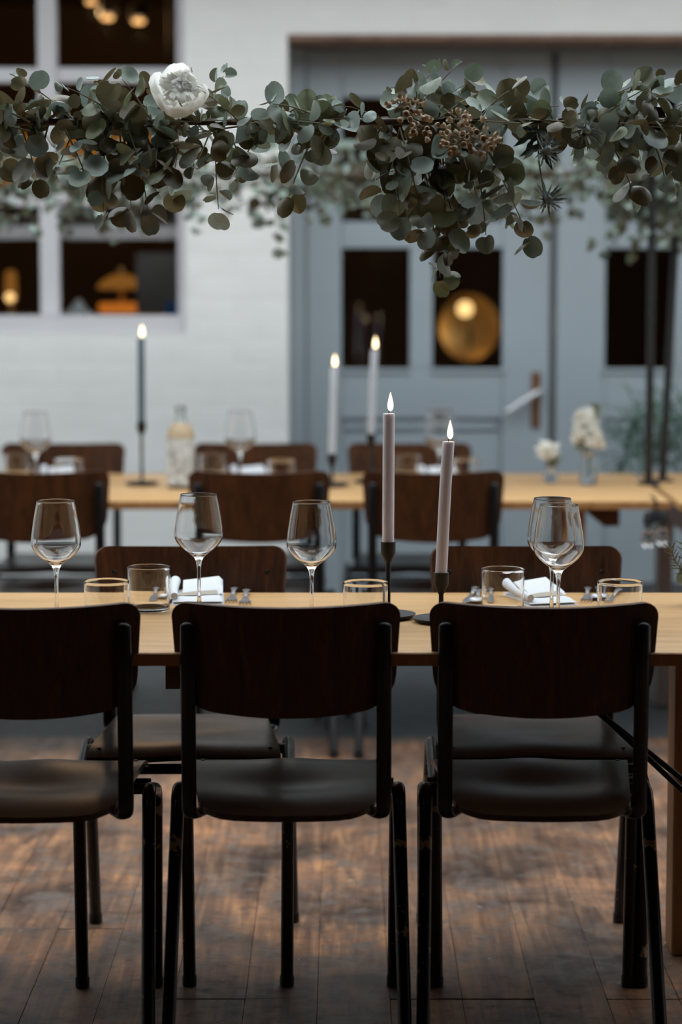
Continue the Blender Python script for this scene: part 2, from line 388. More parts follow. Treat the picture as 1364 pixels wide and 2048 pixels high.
# ------------------------------------------------------------------ window
WY = WD + 0.10
def wx(px): return P(px, 500, WY).x
def wz(py): return P(200, py, WY).z
win = bpy.data.objects.new('window_1', None); link(win); win.location = (0, 0, 0); struct(win)
xa, xb, za, zb = WIN['x0'], WIN['x1'], WIN['z0'], WIN['z1']
T0, T1 = WY - 0.0, WY + 0.06
def wbar(name, x0, x1, z0, z1, y0=T0, y1=T1): return bbox(name, (x0, y0, z0), (x1, y1, z1), M['window_paint'], win, 0.004)
wbar('frame_stile', wx(355), xb, za, zb); wbar('frame_stile', xa, wx(-438) + 0.02 if wx(-438) > xa else xa + 0.05, za, zb)
wbar('frame_rail', xa + 0.051, wx(355) - 0.001, wz(-110), zb); wbar('sill', xa, xb, za, wz(631), WD + 0.03, T1)
cols = [xa + 0.05, wx(-198), wx(-160), wx(80), wx(118), wx(355)]
for i in (1, 3): wbar('mullion', cols[i], cols[i + 1], wz(631) + 0.001, wz(-110) - 0.001, T0 - 0.008, T1)
rows = [(631, 412), (383, 165), (135, -110)]
for k, (i, j) in enumerate(((0, 1), (2, 3), (4, 5))):
    for r_ in ((412, 383), (165, 135)): wbar('muntin', cols[i] + 0.001, cols[j] - 0.001, wz(r_[0]), wz(r_[1]))
    for y0_, y1_ in rows:
        o = bbox('pane', (cols[i] + 0.001, T0 + 0.03, wz(y0_) + 0.001), (cols[j] - 0.001, T0 + 0.034, wz(y1_) - 0.001), M['pane'], win, 0.0005)
# raised blind inside
bl = thing('window_blind', (0, T1 + 0.05, wz(400)), 'dark slatted blind with broad white bottom rail, drawn up behind the window', 'blind')
for k in range(4):
    bbox('slat', (xa + 0.06, -0.02, wz(421 + 9 * k) - wz(400) - 0.003), (xb - 0.03, 0.02, wz(416 + 9 * k) - wz(400)), M['blind'], bl, 0.001)
bbox('bottom_rail', (xa + 0.06, -0.022, wz(479) - wz(400)), (xb - 0.03, 0.022, wz(451) - wz(400)), M['window_paint'], bl, 0.004)
bbox('head_rail', (xa + 0.06, -0.022, wz(412) - wz(400)), (xb - 0.03, 0.022, wz(385) - wz(400)), M['blind'], bl, 0.003)
# board inside under the window
struct(bbox('trim_2', (xa, T1 + 0.001, za - 0.02), (xb, WD + WT + 0.25, wz(633)), M['room_dark'], None, 0.003))

# ------------------------------------------------------------------ doors
DY = WD + 0.27
def dx(px): return P(px, 500, DY).x
def dz(py): return P(900, py, DY).z
TD = 0.045
ztop = DOOR['z1'] - 0.022
fr_ = bpy.data.objects.new('trim_3', None); link(fr_); struct(fr_)
XS = dx(1109)                                  # seam between the leaves
bbox('door_jamb', (DOOR['x0'] + 0.001, DY - 0.012, 0), (dx(611), DY + 0.07, ztop - 0.001), M['door'], fr_, 0.004)
bbox('door_jamb', (2 * XS - dx(611), DY - 0.012, 0), (DOOR['x1'] - 0.001, DY + 0.07, ztop - 0.001), M['door'], fr_, 0.004)
bbox('door_head', (dx(611) + 0.001, DY - 0.012, dz(100)), (2 * XS - dx(611) - 0.001, DY + 0.07, ztop - 0.001), M['door'], fr_, 0.004)
def leaf_door(name, mir):
    d = bpy.data.objects.new(name, None); link(d); struct(d)
    def X(px):
        x = dx(px); return 2 * XS - x if mir else x
    def bar(n, p0, p1, z0, z1, y0=0.0, y1=TD, m='door'):
        a, c_ = sorted((X(p0), X(p1))); return bbox(n, (a, DY + y0, z0), (c_, DY + y1, z1), M[m], d, 0.004)
    zt, zb_ = dz(103), 0.012
    bar('stile', 613, 683, zb_, zt); bar('stile', 1006, 1105, zb_, zt)
    bar('rail', 683.5, 1005.5, dz(195), zt); bar('rail', 683.5, 1005.5, dz(497), dz(443)); bar('rail', 683.5, 1005.5, dz(838), dz(738))
    bar('rail', 683.5, 1005.5, zb_, 0.16)
    for a, c_ in ((497, 195), ): pass
    bar('muntin', 820, 866, dz(443) + 0.001, dz(195) - 0.001); bar('muntin', 820, 866, dz(738) + 0.001, dz(497) - 0.001)
    for z0, z1 in ((dz(443), dz(195)), (dz(738), dz(497))):
        for p0, p1 in ((683.5, 819.5), (866.5, 1005.5)): bar('pane', p0, p1, z0 + 0.001, z1 - 0.001, 0.022, 0.026, 'pane')
    for p0, p1 in ((677, 822), (862, 1012)):
        bar('sill_bead', p0, p1, dz(747), dz(737), -0.010, -0.0005)
    bar('lower_panel', 683.5, 1005.5, 0.161, dz(838) - 0.001, 0.018, 0.032)
    bar('panel_mould', 690, 999, dz(860), dz(846), 0.006, 0.0175)
    if not mir: bar('gap_strip', 1100, 1110, zb_, zt, -0.006, -0.0005, 'gap')  # dark strip standing in for the shaded gap between the door leaves
    return d
door1 = leaf_door('door_1', False); door2 = leaf_door('door_2', True)
h = MB(); 
pl = bbox('handle_plate', (dx(1065), DY - 0.009, dz(856)), (dx(1083), DY - 0.0006, dz(744)), M['bronze'], door1, 0.003)
a = P(1078, 783, DY - 0.04); e = P(1014, 824, DY - 0.05); q = P(1078, 783, DY - 0.005)
hl = MB().tube(fillet([q, a, e], 0.012), 0.0105, 12).build('lever', M['aluminium'], pl); hl.location = -pl.location

# ------------------------------------------------------------------ room contents seen through the panes
def lamp_ceiling(px, py, d, r, label):
    p = P(px, py, d); t = thing('ceiling_spot', p, label, 'lamp', 'ceiling spots in the room behind the window')
    MB().lathe([(0, 0.002), (r, 0.0), (r * 0.8, -0.012), (0, -0.014)], 20).build('bulb', M['bulb_warm'], t)
    MB().lathe([(r * 1.02, 0.0), (r * 1.5, 0.012), (r * 1.3, 0.07), (0, 0.075)], 20).build('housing', M['iron'], t)
    MB().tube([(0, 0, 0.07), (0, 0, 2.72 - p.z)], 0.006, 8).build('rod', M['brass'], t)
    ld = bpy.data.lights.new('spot_light', 'POINT'); ld.energy = 2.2; ld.color = (1.0, 0.60, 0.28); ld.shadow_soft_size = 0.03
    lo = link(bpy.data.objects.new('spot_light', ld), t); lo.location = (0, 0, -0.06)
lamp_ceiling(215, 34, 11.0, 0.028, 'small warm ceiling spot behind the upper window, next to the window bar')
lamp_ceiling(277, 41, 11.0, 0.028, 'small warm ceiling spot behind the upper window, nearer the white wall')
lamp_ceiling(182, 2, 11.0, 0.022, 'warm ceiling spot at the top edge, topmost of the window spots')
# long amber pendant
p = P(165, 318, 10.6); t = thing('long_pendant', p, 'long glowing amber glass pendant hanging behind the garlanded window panes', 'lamp')
bbox('shade', (-0.46, -0.09, -0.105), (0.44, 0.09, 0.105), M['shade_amber'], t, 0.02, 3)
for sx in (-0.4, 0.38): MB().tube([(sx, 0, 0.10), (sx, 0, 2.72 - p.z)], 0.005, 8).build('cord', M['iron'], t)
# orange two tier lamp on the inner counter
cz = wz(633) + 0.0
cnt = bbox('counter', (-2.4, 9.55, 0.0), (-0.45, 10.0, P(200, 640, 9.7).z), M['room_dark'], None, 0.004)
tag(cnt, 'dark counter standing in the room behind the window', 'counter')
ctop = P(200, 640, 9.7).z
p = P(240, 640, 9.7); t = thing('table_lamp', (p.x, 9.78, ctop), 'glowing orange two tier lamp on the counter behind the lower window pane', 'lamp')
MB().lathe([(0.0, 0.0), (0.06, 0.0), (0.085, 0.012), (0.095, 0.06), (0.085, 0.066), (0.0, 0.05)], 28).build('lower_bowl', M['shade_orange'], t)
MB().lathe([(0.0, 0.0), (0.012, 0.0), (0.012, 0.16), (0.0, 0.16)], 12, (0, 0, 0.05)).build('stem', M['brass'], t)
MB().lathe([(0.10, 0.125), (0.085, 0.15), (0.04, 0.178), (0.0, 0.185), (0.0, 0.18), (0.04, 0.172), (0.08, 0.144), (0.094, 0.123)], 28).build('upper_shade', M['shade_amber'], t)
# golden bottle-shaped lamp in the left pane
p = P(22, 600, 9.75); t = thing('golden_lamp', (p.x, 9.75, ctop), 'slim golden tube lamp on the counter behind the lower left window pane', 'lamp')
MB().lathe([(0, 0), (0.045, 0), (0.045, 0.015), (0.012, 0.02), (0.012, 0.07), (0, 0.07)], 20).build('base', M['brass'], t)
MB().lathe([(0, 0.07), (0.022, 0.072), (0.026, 0.10), (0.022, 0.19), (0.0, 0.20)], 20).build('tube', M['shade_amber'], t)
MB().lathe([(0, -0.020), (0.014, -0.014), (0.020, 0), (0.014, 0.014), (0, 0.020)], 16, (0, -0.030, 0.09)).build('bulb', M['bulb_gold'], t)
# things on the inner window board
zi = wz(633)
p = P(152, 630, 8.80); t = thing('folded_cloth', (p.x, 8.80, zi), 'crumpled white cloth lying on the window board behind the lower pane', 'cloth')
top = []; bot = []
for i in range(9):
    r0 = []; r1 = []
    for j in range(13):
        u, v_ = j / 12 * 2 - 1, i / 8 * 2 - 1
        hgt = max(0.004, 0.055 * math.exp(-((u - 0.1) / 0.5) ** 2 - (v_ / 0.8) ** 2) + 0.008 * math.sin(7 * u + 3 * v_) * math.cos(5 * v_))
        r0.append((u * 0.075, v_ * 0.06, hgt)); r1.append((u * 0.075, v_ * 0.06, 0.0))
    top.append(r0); bot.append(r1)
MB().sheet(top, bot).build('cloth', M['white'], t, 60)
p = P(352, 625, 8.78); t = thing('blue_cup', (P(345, 625, 8.8).x, 8.80, zi), 'small blue cup on the window board, beside the right window frame', 'cup')
MB().lathe([(0, 0), (0.022, 0), (0.027, 0.045), (0.025, 0.045), (0.020, 0.004), (0, 0.004)], 24).build('cup', M['blue'], t)
# pale panel behind the window
p0, p1 = P(275, 700, 9.45), P(420, 560, 9.45)
o = bbox('room_divider', (p0.x, 9.42, 0.0), (p1.x, 9.47, P(300, 505, 9.45).z), paint('taupe panel', (0.16, 0.15, 0.14), 0.6), None, 0.004)
tag(o, 'grey brown panel standing in the room behind the lower window pane', 'screen')
# big brass disc lamp behind the door
p = P(942, 655, 10.6); t = thing('brass_disc_lamp', (p.x, 10.6, 0), 'large round brass disc lamp glowing behind the lower door pane', 'lamp')
MB().lathe([(0, 0), (0.14, 0), (0.14, 0.015), (0.02, 0.03), (0, 0.03)], 28).build('base', M['iron'], t)
MB().tube([(0, 0.03, 0.02), (0, 0.03, p.z)], 0.010, 10).build('pole', M['iron'], t)
MB().lathe([(0.0, 0.03), (0.08, 0.026), (0.135, 0.0), (0.150, -0.02), (0.146, -0.022), (0.13, -0.006), (0.08, 0.018), (0, 0.022)], 36, (0, 0.0, p.z), (0.62, 1, 0.0)).build('disc', M['brass'], t)
q = P(930, 618, 10.5) - Vector((p.x, 10.6, 0))
MB().lathe([(0, -0.036), (0.026, -0.026), (0.036, 0), (0.026, 0.026), (0, 0.036)], 20, q).build('bulb', M['bulb_gold'], t)
MB().tube([q, q + Vector((0, 0.12, 0))], 0.008, 8).build('bulb_arm', M['brass'], t)
ld = bpy.data.lights.new('bulb_light', 'POINT'); ld.energy = 0.36; ld.color = (1.0, 0.66, 0.30); ld.shadow_soft_size = 0.036
lo = link(bpy.data.objects.new('bulb_light', ld), t); lo.location = q + Vector((0.03, -0.12, -0.06))
def small_pendant(px, py, d, r, label, m):
    p = P(px, py, d); t = thing('pendant_lamp', p, label, 'lamp', 'pendant lamps behind the door')
    MB().lathe([(0, -r), (r * .7, -r * .7), (r, 0), (r * .7, r * .7), (0, r)], 20).build('globe', M[m], t)
    MB().tube([(0, 0, r * 0.9), (0, 0, 2.72 - p.z)], 0.004, 8).build('cord', M['iron'], t)
small_pendant(905, 310, 10.8, 0.085, 'amber globe pendant behind the upper door pane, higher of two', 'shade_amber')
small_pendant(880, 392, 10.2, 0.035, 'small orange globe pendant behind the upper door pane, lower of two', 'shade_orange')

# ------------------------------------------------------------------ tables
TZ = 0.716
yf = PZ(300, 1305, TZ).y; yb = PZ(300, 1185, TZ).y
def make_table(x0, x1, y0, y1, label, legs, gussets, group, lm='leg_wood'):
    t = thing('dining_table', ((x0 + x1) / 2, (y0 + y1) / 2, 0), label, 'table', group)
    cx, cy = (x0 + x1) / 2, (y0 + y1) / 2
    bbox('tabletop', (x0 - cx, y0 - cy, TZ - 0.024), (x1 - cx, y1 - cy, TZ), M['table_wood'], t, 0.003, 2)
    bbox('shaded_edge_strip', (x0 - cx, y0 - cy - 0.003, TZ - 0.0235), (x1 - cx, y0 - cy - 0.0002, TZ - 0.0015), M['leg_wood'], t, 0.001)  # added front strip; its darker wood colour also carries the edge's shade
    for lx, w_ in legs:
        for ly in (y0 + 0.06, y1 - 0.16):
            bbox('leg', (lx - cx, ly - cy, 0.0), (lx + w_ - cx, ly + 0.10 - cy, TZ - 0.0245), M[lm], t, 0.004)
        bbox('leg_rail', (lx + 0.01 - cx, y0 + 0.161 - cy, TZ - 0.12), (lx + w_ - 0.01 - cx, y1 - 0.161 - cy, TZ - 0.0245), M['leg_wood'], t, 0.003)
    for gx, s in gussets:                       # cross battens with one slanted end, under the top
        gy = y0 + 0.10; zt = TZ - 0.0245
        prof = [(gx, zt), (gx, zt - 0.058), (gx - s * 0.045, zt - 0.058), (gx - s * 0.115, zt)]
        b = MB(); n = 4
        vs = [(px - cx, gy - cy, pz) for px, pz in prof] + [(px - cx, y1 - 0.1 - cy, pz) for px, pz in prof]
        b.add(vs, [(0, 1, 2, 3), (7, 6, 5, 4), (0, 4, 5, 1), (1, 5, 6, 2), (2, 6, 7, 3), (3, 7, 4, 0)]); b.build('batten', M['batten_wood'], t, None)
    return t, cx, cy
lx = P(1338, 1700, yb - 0.1).x
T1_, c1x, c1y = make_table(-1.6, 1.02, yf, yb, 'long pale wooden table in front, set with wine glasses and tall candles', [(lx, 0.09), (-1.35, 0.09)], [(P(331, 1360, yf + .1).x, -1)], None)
# steel folding braces of the near table
zc = TZ - 0.06
for dy_, dd in ((0, 0), (0.05, 22)):
    e0 = P(1215 - dd * 0.0, 1440 + dd * 0.0, c1y - 0.12 + dy_); e1 = P(1364, 1580 - dd, c1y - 0.12 + dy_)
    dr = (e1 - e0).normalized(); up_ = e0 - dr * ((TZ - 0.03 - e0.z) / -dr.z)
    dn = e0 + dr * ((lx + 0.012 - e0.x) / dr.x) if False else e1 + dr * 0.06
    MB().tube([Vector(q) - Vector((c1x, c1y, 0)) for q in (up_, dn)], 0.0055, 10).build('brace', M['black_metal'], T1_)
bbox('brace_plate', (lx + 0.088 - c1x, -0.16, 0.36), (lx + 0.10 - c1x, 0.0, 0.42), M['black_metal'], T1_, 0.002)
yf2 = PZ(1000, 1002, TZ).y; yb2 = PZ(1000, 947, TZ).y
xe = PZ(1344, 1004, TZ).x
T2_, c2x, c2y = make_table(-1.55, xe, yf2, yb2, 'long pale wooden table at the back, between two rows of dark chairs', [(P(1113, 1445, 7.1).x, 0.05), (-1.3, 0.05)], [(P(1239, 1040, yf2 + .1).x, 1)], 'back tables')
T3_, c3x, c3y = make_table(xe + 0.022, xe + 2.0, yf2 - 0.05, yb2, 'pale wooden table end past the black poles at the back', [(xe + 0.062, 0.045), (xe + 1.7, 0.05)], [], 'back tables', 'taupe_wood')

# ------------------------------------------------------------------ chairs
def make_chair(loc, rz, label, group):
    t = thing('dining_chair', loc, label, 'chair', group, rz)
    # backrest
    top_r, bot_r, H0, H1 = 0.030, 0.055, 0.604, 0.800
    rows_ = []; zs = []
    for k in range(7): zs.append(H0 + bot_r * (1 - math.cos(k / 6 * PI / 2)))
    for k in range(1, 6): zs.append(H0 + bot_r + (H1 - top_r - H0 - bot_r) * k / 6)
    for k in range(7): zs.append(H1 - top_r + top_r * math.sin(k / 6 * PI / 2))
    fr, bk = [], []
    for z in zs:
        W = 0.188 + 0.012 * (z - H0) / (H1 - H0)
        if z < H0 + bot_r: hw = W - bot_r + math.sqrt(max(0, bot_r ** 2 - (z - H0 - bot_r) ** 2))
        elif z > H1 - top_r: hw = W - top_r + math.sqrt(max(0, top_r ** 2 - (z - H1 + top_r) ** 2))
        else: hw = W
        a, c_ = [], []
        for j in range(25):
            u = math.sin((j / 24 * 2 - 1) * PI / 2 * 0.96) / math.sin(PI / 2 * 0.96); x = u * hw; q = x / 0.2
            zz = z + q * q * (0.007 * (z - H0) / (H1 - H0) + 0.020 * (H1 - z) / (H1 - H0))
            y = 0.048 * q * q + (H1 - z) * 0.13; n = Vector((-0.48 * q, 1, 0.13)).normalized() * 0.0095
            p = Vector((x, y, zz)); c_.append(p); a.append(p + n)
        fr.append(a); bk.append(c_)
    MB().sheet(fr, bk).build('backrest', M['chair_wood'], t, 50)
    # seat
    tp, bt = [], []
    ys = [0.0, 0.004, 0.012, 0.024, 0.04, 0.06] + [0.06 + 0.37 * k / 12 for k in range(1, 11)] + [0.395, 0.415, 0.428, 0.434]
    for y in ys:
        W = 0.150 + 0.036 * min(1, y / 0.42); r = 0.06
        hw = W - r + math.sqrt(max(0, r * r - (r - y) ** 2)) if y < r else W
        a, c_ = [], []
        for j in range(25):
            u = math.sin((j / 24 * 2 - 1) * PI / 2 * 0.94) / math.sin(PI / 2 * 0.94); x = u * hw
            yy = y - 0.018 * (1 - (x / 0.17) ** 2) * max(0, 1 - y / 0.1) if abs(x) < 0.17 else y
            z = 0.457 - 0.012 * math.exp(-((y - 0.20) / 0.08) ** 2) * math.exp(-(x / 0.12) ** 2) - 0.011 * max(0, 1 - yy / 0.13) ** 2 + 0.004 * math.exp(-(x / 0.05) ** 2) * (1 if y > 0.2 else 0) * min(1, (y - 0.2) / 0.15)
            z -= max(0, y - 0.36) ** 2 * 2.2
            a.append((x, yy, z)); c_.append((x, yy, z - 0.0105))
        tp.append(a); bt.append(c_)
    MB().sheet(tp, bt).build('seat', M['seat_wood'], t, 50)
    # frame
    r = 0.0125; X = 0.2
    for s in (-1, 1):
        lf_ = MB().tube(fillet([(s * X, 0.36, 0.4075), (s * X, 0.446, 0.388), (s * (X - .003), 0.45, 0.018)], 0.035), r, 14).build('leg', M['leg_metal'], t)
        lr_ = MB().tube(fillet([(s * X, 0.29, 0.423), (s * X, 0.215, 0.440), (s * (X + 0.008), 0.0, 0.018)], 0.060, 8), r, 14).build('leg', M['leg_metal'], t)
        MB().tube([(s * X, 0.29, 0.423), (s * X, 0.36, 0.4075)], r, 14).build('seat_rail', M['black_metal'], t)
        for lg, fy, xx in ((lf_, 0.45, X - .003), (lr_, 0.0, X + .008)):
            MB().lathe([(0, 0), (0.0132, 0), (0.0140, 0.004), (0.0138, 0.02), (0.0, 0.02)], 16, (s * xx, fy, 0)).build('foot_cap', M['rubber'], lg)
        ux = 0.170; q = ux / 0.2; y0 = 0.048 * q * q
        pts = [(s * (ux - 0.03), 0.12, 0.425), (s * ux, y0 + 0.018, 0.425), (s * ux, y0 + 0.019, 0.50), (s * ux, y0 - 0.0115 + 0.13 * 0.17, 0.63), (s * ux, y0 - 0.0115 + 0.13 * 0.036, 0.7655)]
        path = fillet(pts, [0.022, 0.04, 0.05])
        rr = [0.0145] * len(path); path += [path[-1] + Vector((0, 0, 0.004)), path[-1] + Vector((0, 0.0005, 0.0075))]; rr[-1] = 0.0135; rr += [0.0105, 0.005]
        bu = MB().tube(path, rr, 16, (0.50, 1.0), (0, 0, -1)).build('back_upright', M['black_metal'], t, 60)
        bolt = MB()
        yb_ = 0.048 * (0.155 / 0.2) ** 2 + 0.0060
        bolt.lathe([(0, 0.006), (0.004, 0.005), (0.006, 0.002), (0.006, -0.004), (0, -0.004)], 14, (s * 0.158, yb_ + 0.0095, 0.752), (0, 1, 0)); bolt.build('bolt', M['black_metal'], bu)
        bolt = MB().lathe([(0, 0.003), (0.004, 0.0025), (0.005, 0.0), (0, -0.002)], 12, (s * 0.165, 0.39, 0.4540), (0, 0, 1)); bolt.build('screw', M['black_metal'], t)
    for fy, fz in ((0.385, 0.412), (0.27, 0.428)):
        MB().tube([(-X + 0.006, fy, fz), (X - 0.006, fy, fz)], 0.0105, 12).build('cross_rail', M['black_metal'], t)
    return t
DN = F / 1187
GN, GF, GM, GB = 'chairs pulled up to the near side of the front table', 'chairs on the far side of the front table', 'chairs on the near side of the back table', 'chairs on the far side of the back table'
def cx_at(px, d): return P(px, 1000, d).x
dn, df, dm, db = 4.09, 4.985, 6.66, 7.74
c0 = make_chair((cx_at(570, dn), dn, 0), 0, 'dark plywood chair seen from behind, middle of the three at the front table', GN)
dup(c0, (cx_at(43, dn), dn - 0.01, 0), 0.02, 'dark plywood chair seen from behind, cut off by the left picture edge', GN)
dup(c0, (cx_at(1094, dn), dn, 0), -0.015, 'dark plywood chair seen from behind, below the pair of overlapping wine glasses', GN)
dup(c0, (cx_at(383, df), df, 0), PI + 0.02, 'brown plywood chair facing us across the front table, behind the white napkin on the left', GF)
dup(c0, (cx_at(1049, df), df, 0), PI, 'brown plywood chair facing us across the front table, behind the overlapping wine glasses', GF)
dup(c0, (cx_at(74, dm), dm, 0), 0.03, 'blurred dark chair seen from behind at the back table, leftmost, above a lone wine glass', GM)
dup(c0, (cx_at(517, dm), dm, 0), 0, 'blurred dark chair seen from behind at the back table, right of the bottle', GM)
dup(c0, (cx_at(868, dm), dm, 0), 0, 'blurred dark chair seen from behind, directly behind the two tall near candles', GM)
dup(c0, (cx_at(131, db), db, 0), PI, 'blurred brown chair against the white wall, left of the dark blue candle', GB)
dup(c0, (cx_at(512, db), db, 0), PI, 'blurred brown chair against the white wall, right of the bottle', GB)
dup(c0, (cx_at(818, db), db, 0), PI, 'blurred brown chair in front of the blue grey door', GB)

# ------------------------------------------------------------------ glassware
def wine_prof():
    o = [(0.0, 0.0), (0.036, 0.0), (0.0365, 0.0012), (0.030, 0.003), (0.010, 0.006), (0.0042, 0.014), (0.0034, 0.04), (0.0034, 0.078), (0.0043, 0.089), (0.0060, 0.097), (0.0095, 0.1045),
         (0.0175, 0.1115), (0.0275, 0.1190), (0.0365, 0.1268), (0.0428, 0.1345), (0.0462, 0.1415), (0.0471, 0.1480), (0.0466, 0.157), (0.0438, 0.180), (0.0390, 0.207), (0.0356, 0.2250), (0.0353, 0.2268), (0.0350, 0.2274)]
    i = [(0.0345, 0.2270), (0.0346, 0.2250), (0.0381, 0.207), (0.0428, 0.180), (0.0456, 0.157), (0.0461, 0.1480), (0.0452, 0.1420), (0.0418, 0.1355), (0.0355, 0.1280), (0.0267, 0.1205), (0.0168, 0.1130), (0.007, 0.1085), (0.0, 0.1075)]
    return o + i
wine_me = MB().lathe(wine_prof(), 48).mesh('wine_glass', M['glass'], 60)
tum_me = MB().lathe([(0, 0), (0.036, 0), (0.0375, 0.0002), (0.0390, 0.0012), (0.0395, 0.003), (0.0396, 0.005), (0.0410, 0.04), (0.04170, 0.080), (0.0418, 0.0855), (0.0416, 0.0863), (0.0411, 0.0866), (0.0406, 0.0863), (0.0404, 0.0855), (0.0403, 0.080), (0.0396, 0.04), (0.0383, 0.012), (0.0378, 0.010), (0.0362, 0.008), (0.034, 0.0072), (0.03, 0.007), (0, 0.0070)], 48).mesh('water_glass', M['glass'], 60)
def put(me, name, px, py_rim, hgt, label, cat, group, rz=0.0):
    p = PZ(px, py_rim, TZ + hgt); o = link(bpy.data.objects.new(name, me)); o.location = (p.x, p.y, TZ); o.rotation_euler = (0, 0, rz); return tag(o, label, cat, group)
GW, GT = 'wine glasses on the front table', 'water glasses on the front table'
for px, py, l in ((111, 1001, 'clear wine glass on the front table, leftmost, in front of the dark chair'), (397, 988, 'clear wine glass standing before the white napkin on the left'),
                  (623, 1003, 'clear wine glass left of the tall candles'), (1105, 996, 'clear wine glass, rear one of the overlapping pair'), (1118, 1009, 'clear wine glass, front one of the overlapping pair')):
    put(wine_me, 'wine_glass', px, py, 0.2275, l, 'wine glass', GW)
for px, py, l in ((213, 1161, 'clear water tumbler at the left, lower and nearer of two side by side'), (298, 1133, 'clear water tumbler between the lower tumbler and the left napkin'),
                  (731, 1163, 'clear water tumbler left of the taller candle holder'), (1006, 1137, 'clear water tumbler between the leaning candle and right napkin'), (1240, 1162, 'clear water tumbler over fork tines at the right')):
    put(tum_me, 'water_glass', px, py, 0.0865, l, 'tumbler', GT)
GW2, GT2 = 'wine glasses on the back table', 'water glasses on the back table'
for px, py, l in ((70, 824, 'blurred wine glass on the back table, leftmost, before the white wall'), (480, 822, 'blurred wine glass on the back table right of the bottle'), (880, 820, 'blurred wine glass before the blue grey door')):
    put(wine_me, 'wine_glass', px, py, 0.2275, l, 'wine glass', GW2)
for px, py, l in ((32, 908, 'blurred tumbler at the left edge of the back table'), (137, 918, 'blurred tumbler right of the leftmost back napkin'), (425, 908, 'blurred tumbler just right of the bottle'), (562, 920, 'blurred tumbler right of the middle back napkin'),
                  (815, 910, 'blurred tumbler left of the back napkin by the door'), (930, 918, 'blurred tumbler right of the back napkin by the door')):
    put(tum_me, 'water_glass', px, py, 0.0865, l, 'tumbler', GT2)

# ------------------------------------------------------------------ candles
def flame_mb(hh, rw):
    return MB().lathe([(0, 0), (rw * 0.55, hh * 0.05), (rw * 0.9, hh * 0.16), (rw, hh * 0.30), (rw * 0.88, hh * 0.46), (rw * 0.6, hh * 0.66), (rw * 0.28, hh * 0.86), (0, hh)], 16)
def candle_set(px, py_base, hold_h, can_h, lean, label_h, label_c, waxm, base_r=0.053, fh=0.036, d=None):
    p = PZ(px, py_base, TZ)
    t = thing('candle_holder', (p.x, p.y, TZ), label_h, 'candle holder', 'black iron candle holders')
    MB().lathe([(0, 0.0), (base_r * 0.75, 0.0), (base_r * 0.95, 0.004), (base_r, 0.009), (base_r * 0.97, 0.0095), (base_r * 0.8, 0.006), (0.012, 0.005), (0.0, 0.005)], 40).build('base', M['iron'], t)
    ch = 0.034
    MB().lathe([(0, 0.0045), (0.009, 0.005), (0.0048, 0.012), (0.0045, hold_h - ch - 0.006), (0.0, hold_h - ch - 0.006)], 20).build('stem', M['iron'], t)
    MB().lathe([(0.0, hold_h - ch - 0.008), (0.0050, hold_h - ch - 0.007), (0.0105, hold_h - ch + 0.004), (0.0140, hold_h - ch + 0.012), (0.0142, hold_h), (0.0122, hold_h), (0.0120, hold_h - 0.018), (0.0, hold_h - 0.020)], 28).build('cup', M['iron'], t)
    c = thing('candle', (p.x, p.y, TZ + hold_h - 0.0195), label_c, 'candle', 'lit taper candles')
    L = can_h + 0.0195; r = 0.0112; sx = lean
    MB().tube([(0, 0, 0), (0, 0, 0.019), (sx * 0.25, 0, L * 0.35), (sx * 0.6, 0, L * 0.7), (sx, 0, L - 0.002), (sx, 0, L)], [r * 0.95, r, r, r, r, r * 0.94], 24).build('wax', waxm, c)
    wk = MB().tube([(sx, 0, L - 0.002), (sx, 0, L + 0.003), (sx + 0.0015, 0, L + 0.006), (sx + 0.0045, 0, L + 0.009)], 0.0009, 8).build('wick', M['wick'], c)
    fm = flame_mb(fh, fh * 0.155); fo = fm.build('flame', M['flame'], wk); fo.location = (sx + 0.003, 0, L + 0.0045); return p
candle_set(776, 1236, 0.146, 0.243, 0.0008, 'taller black iron candle holder, left of the near pair, dish half hidden', 'straight lilac grey taper candle, taller of the near pair', M['wax_lilac'])
candle_set(882, 1244, 0.094, 0.246, 0.0125, 'shorter black iron candle holder, right of the near pair', 'leaning lilac grey taper candle, shorter of the near pair', M['wax_lilac'])
candle_set(284, 970, 0.19, 0.250, 0.001, 'black iron candle holder on the back table, left of the bottle', 'dark slate blue taper candle before the white wall', M['wax_blue'], 0.05)
candle_set(664, 973, 0.098, 0.256, 0.006, 'low black iron candle holder on the back table, left of two before the door', 'pale taper candle at the door edge, shorter of the back pair', M['wax_pale'], 0.05)
candle_set(742, 966, 0.150, 0.253, 0.010, 'black iron candle holder on the back table, behind the taller near candle', 'pale taper candle before the dark door pane, taller of the back pair', M['wax_pale'], 0.05)

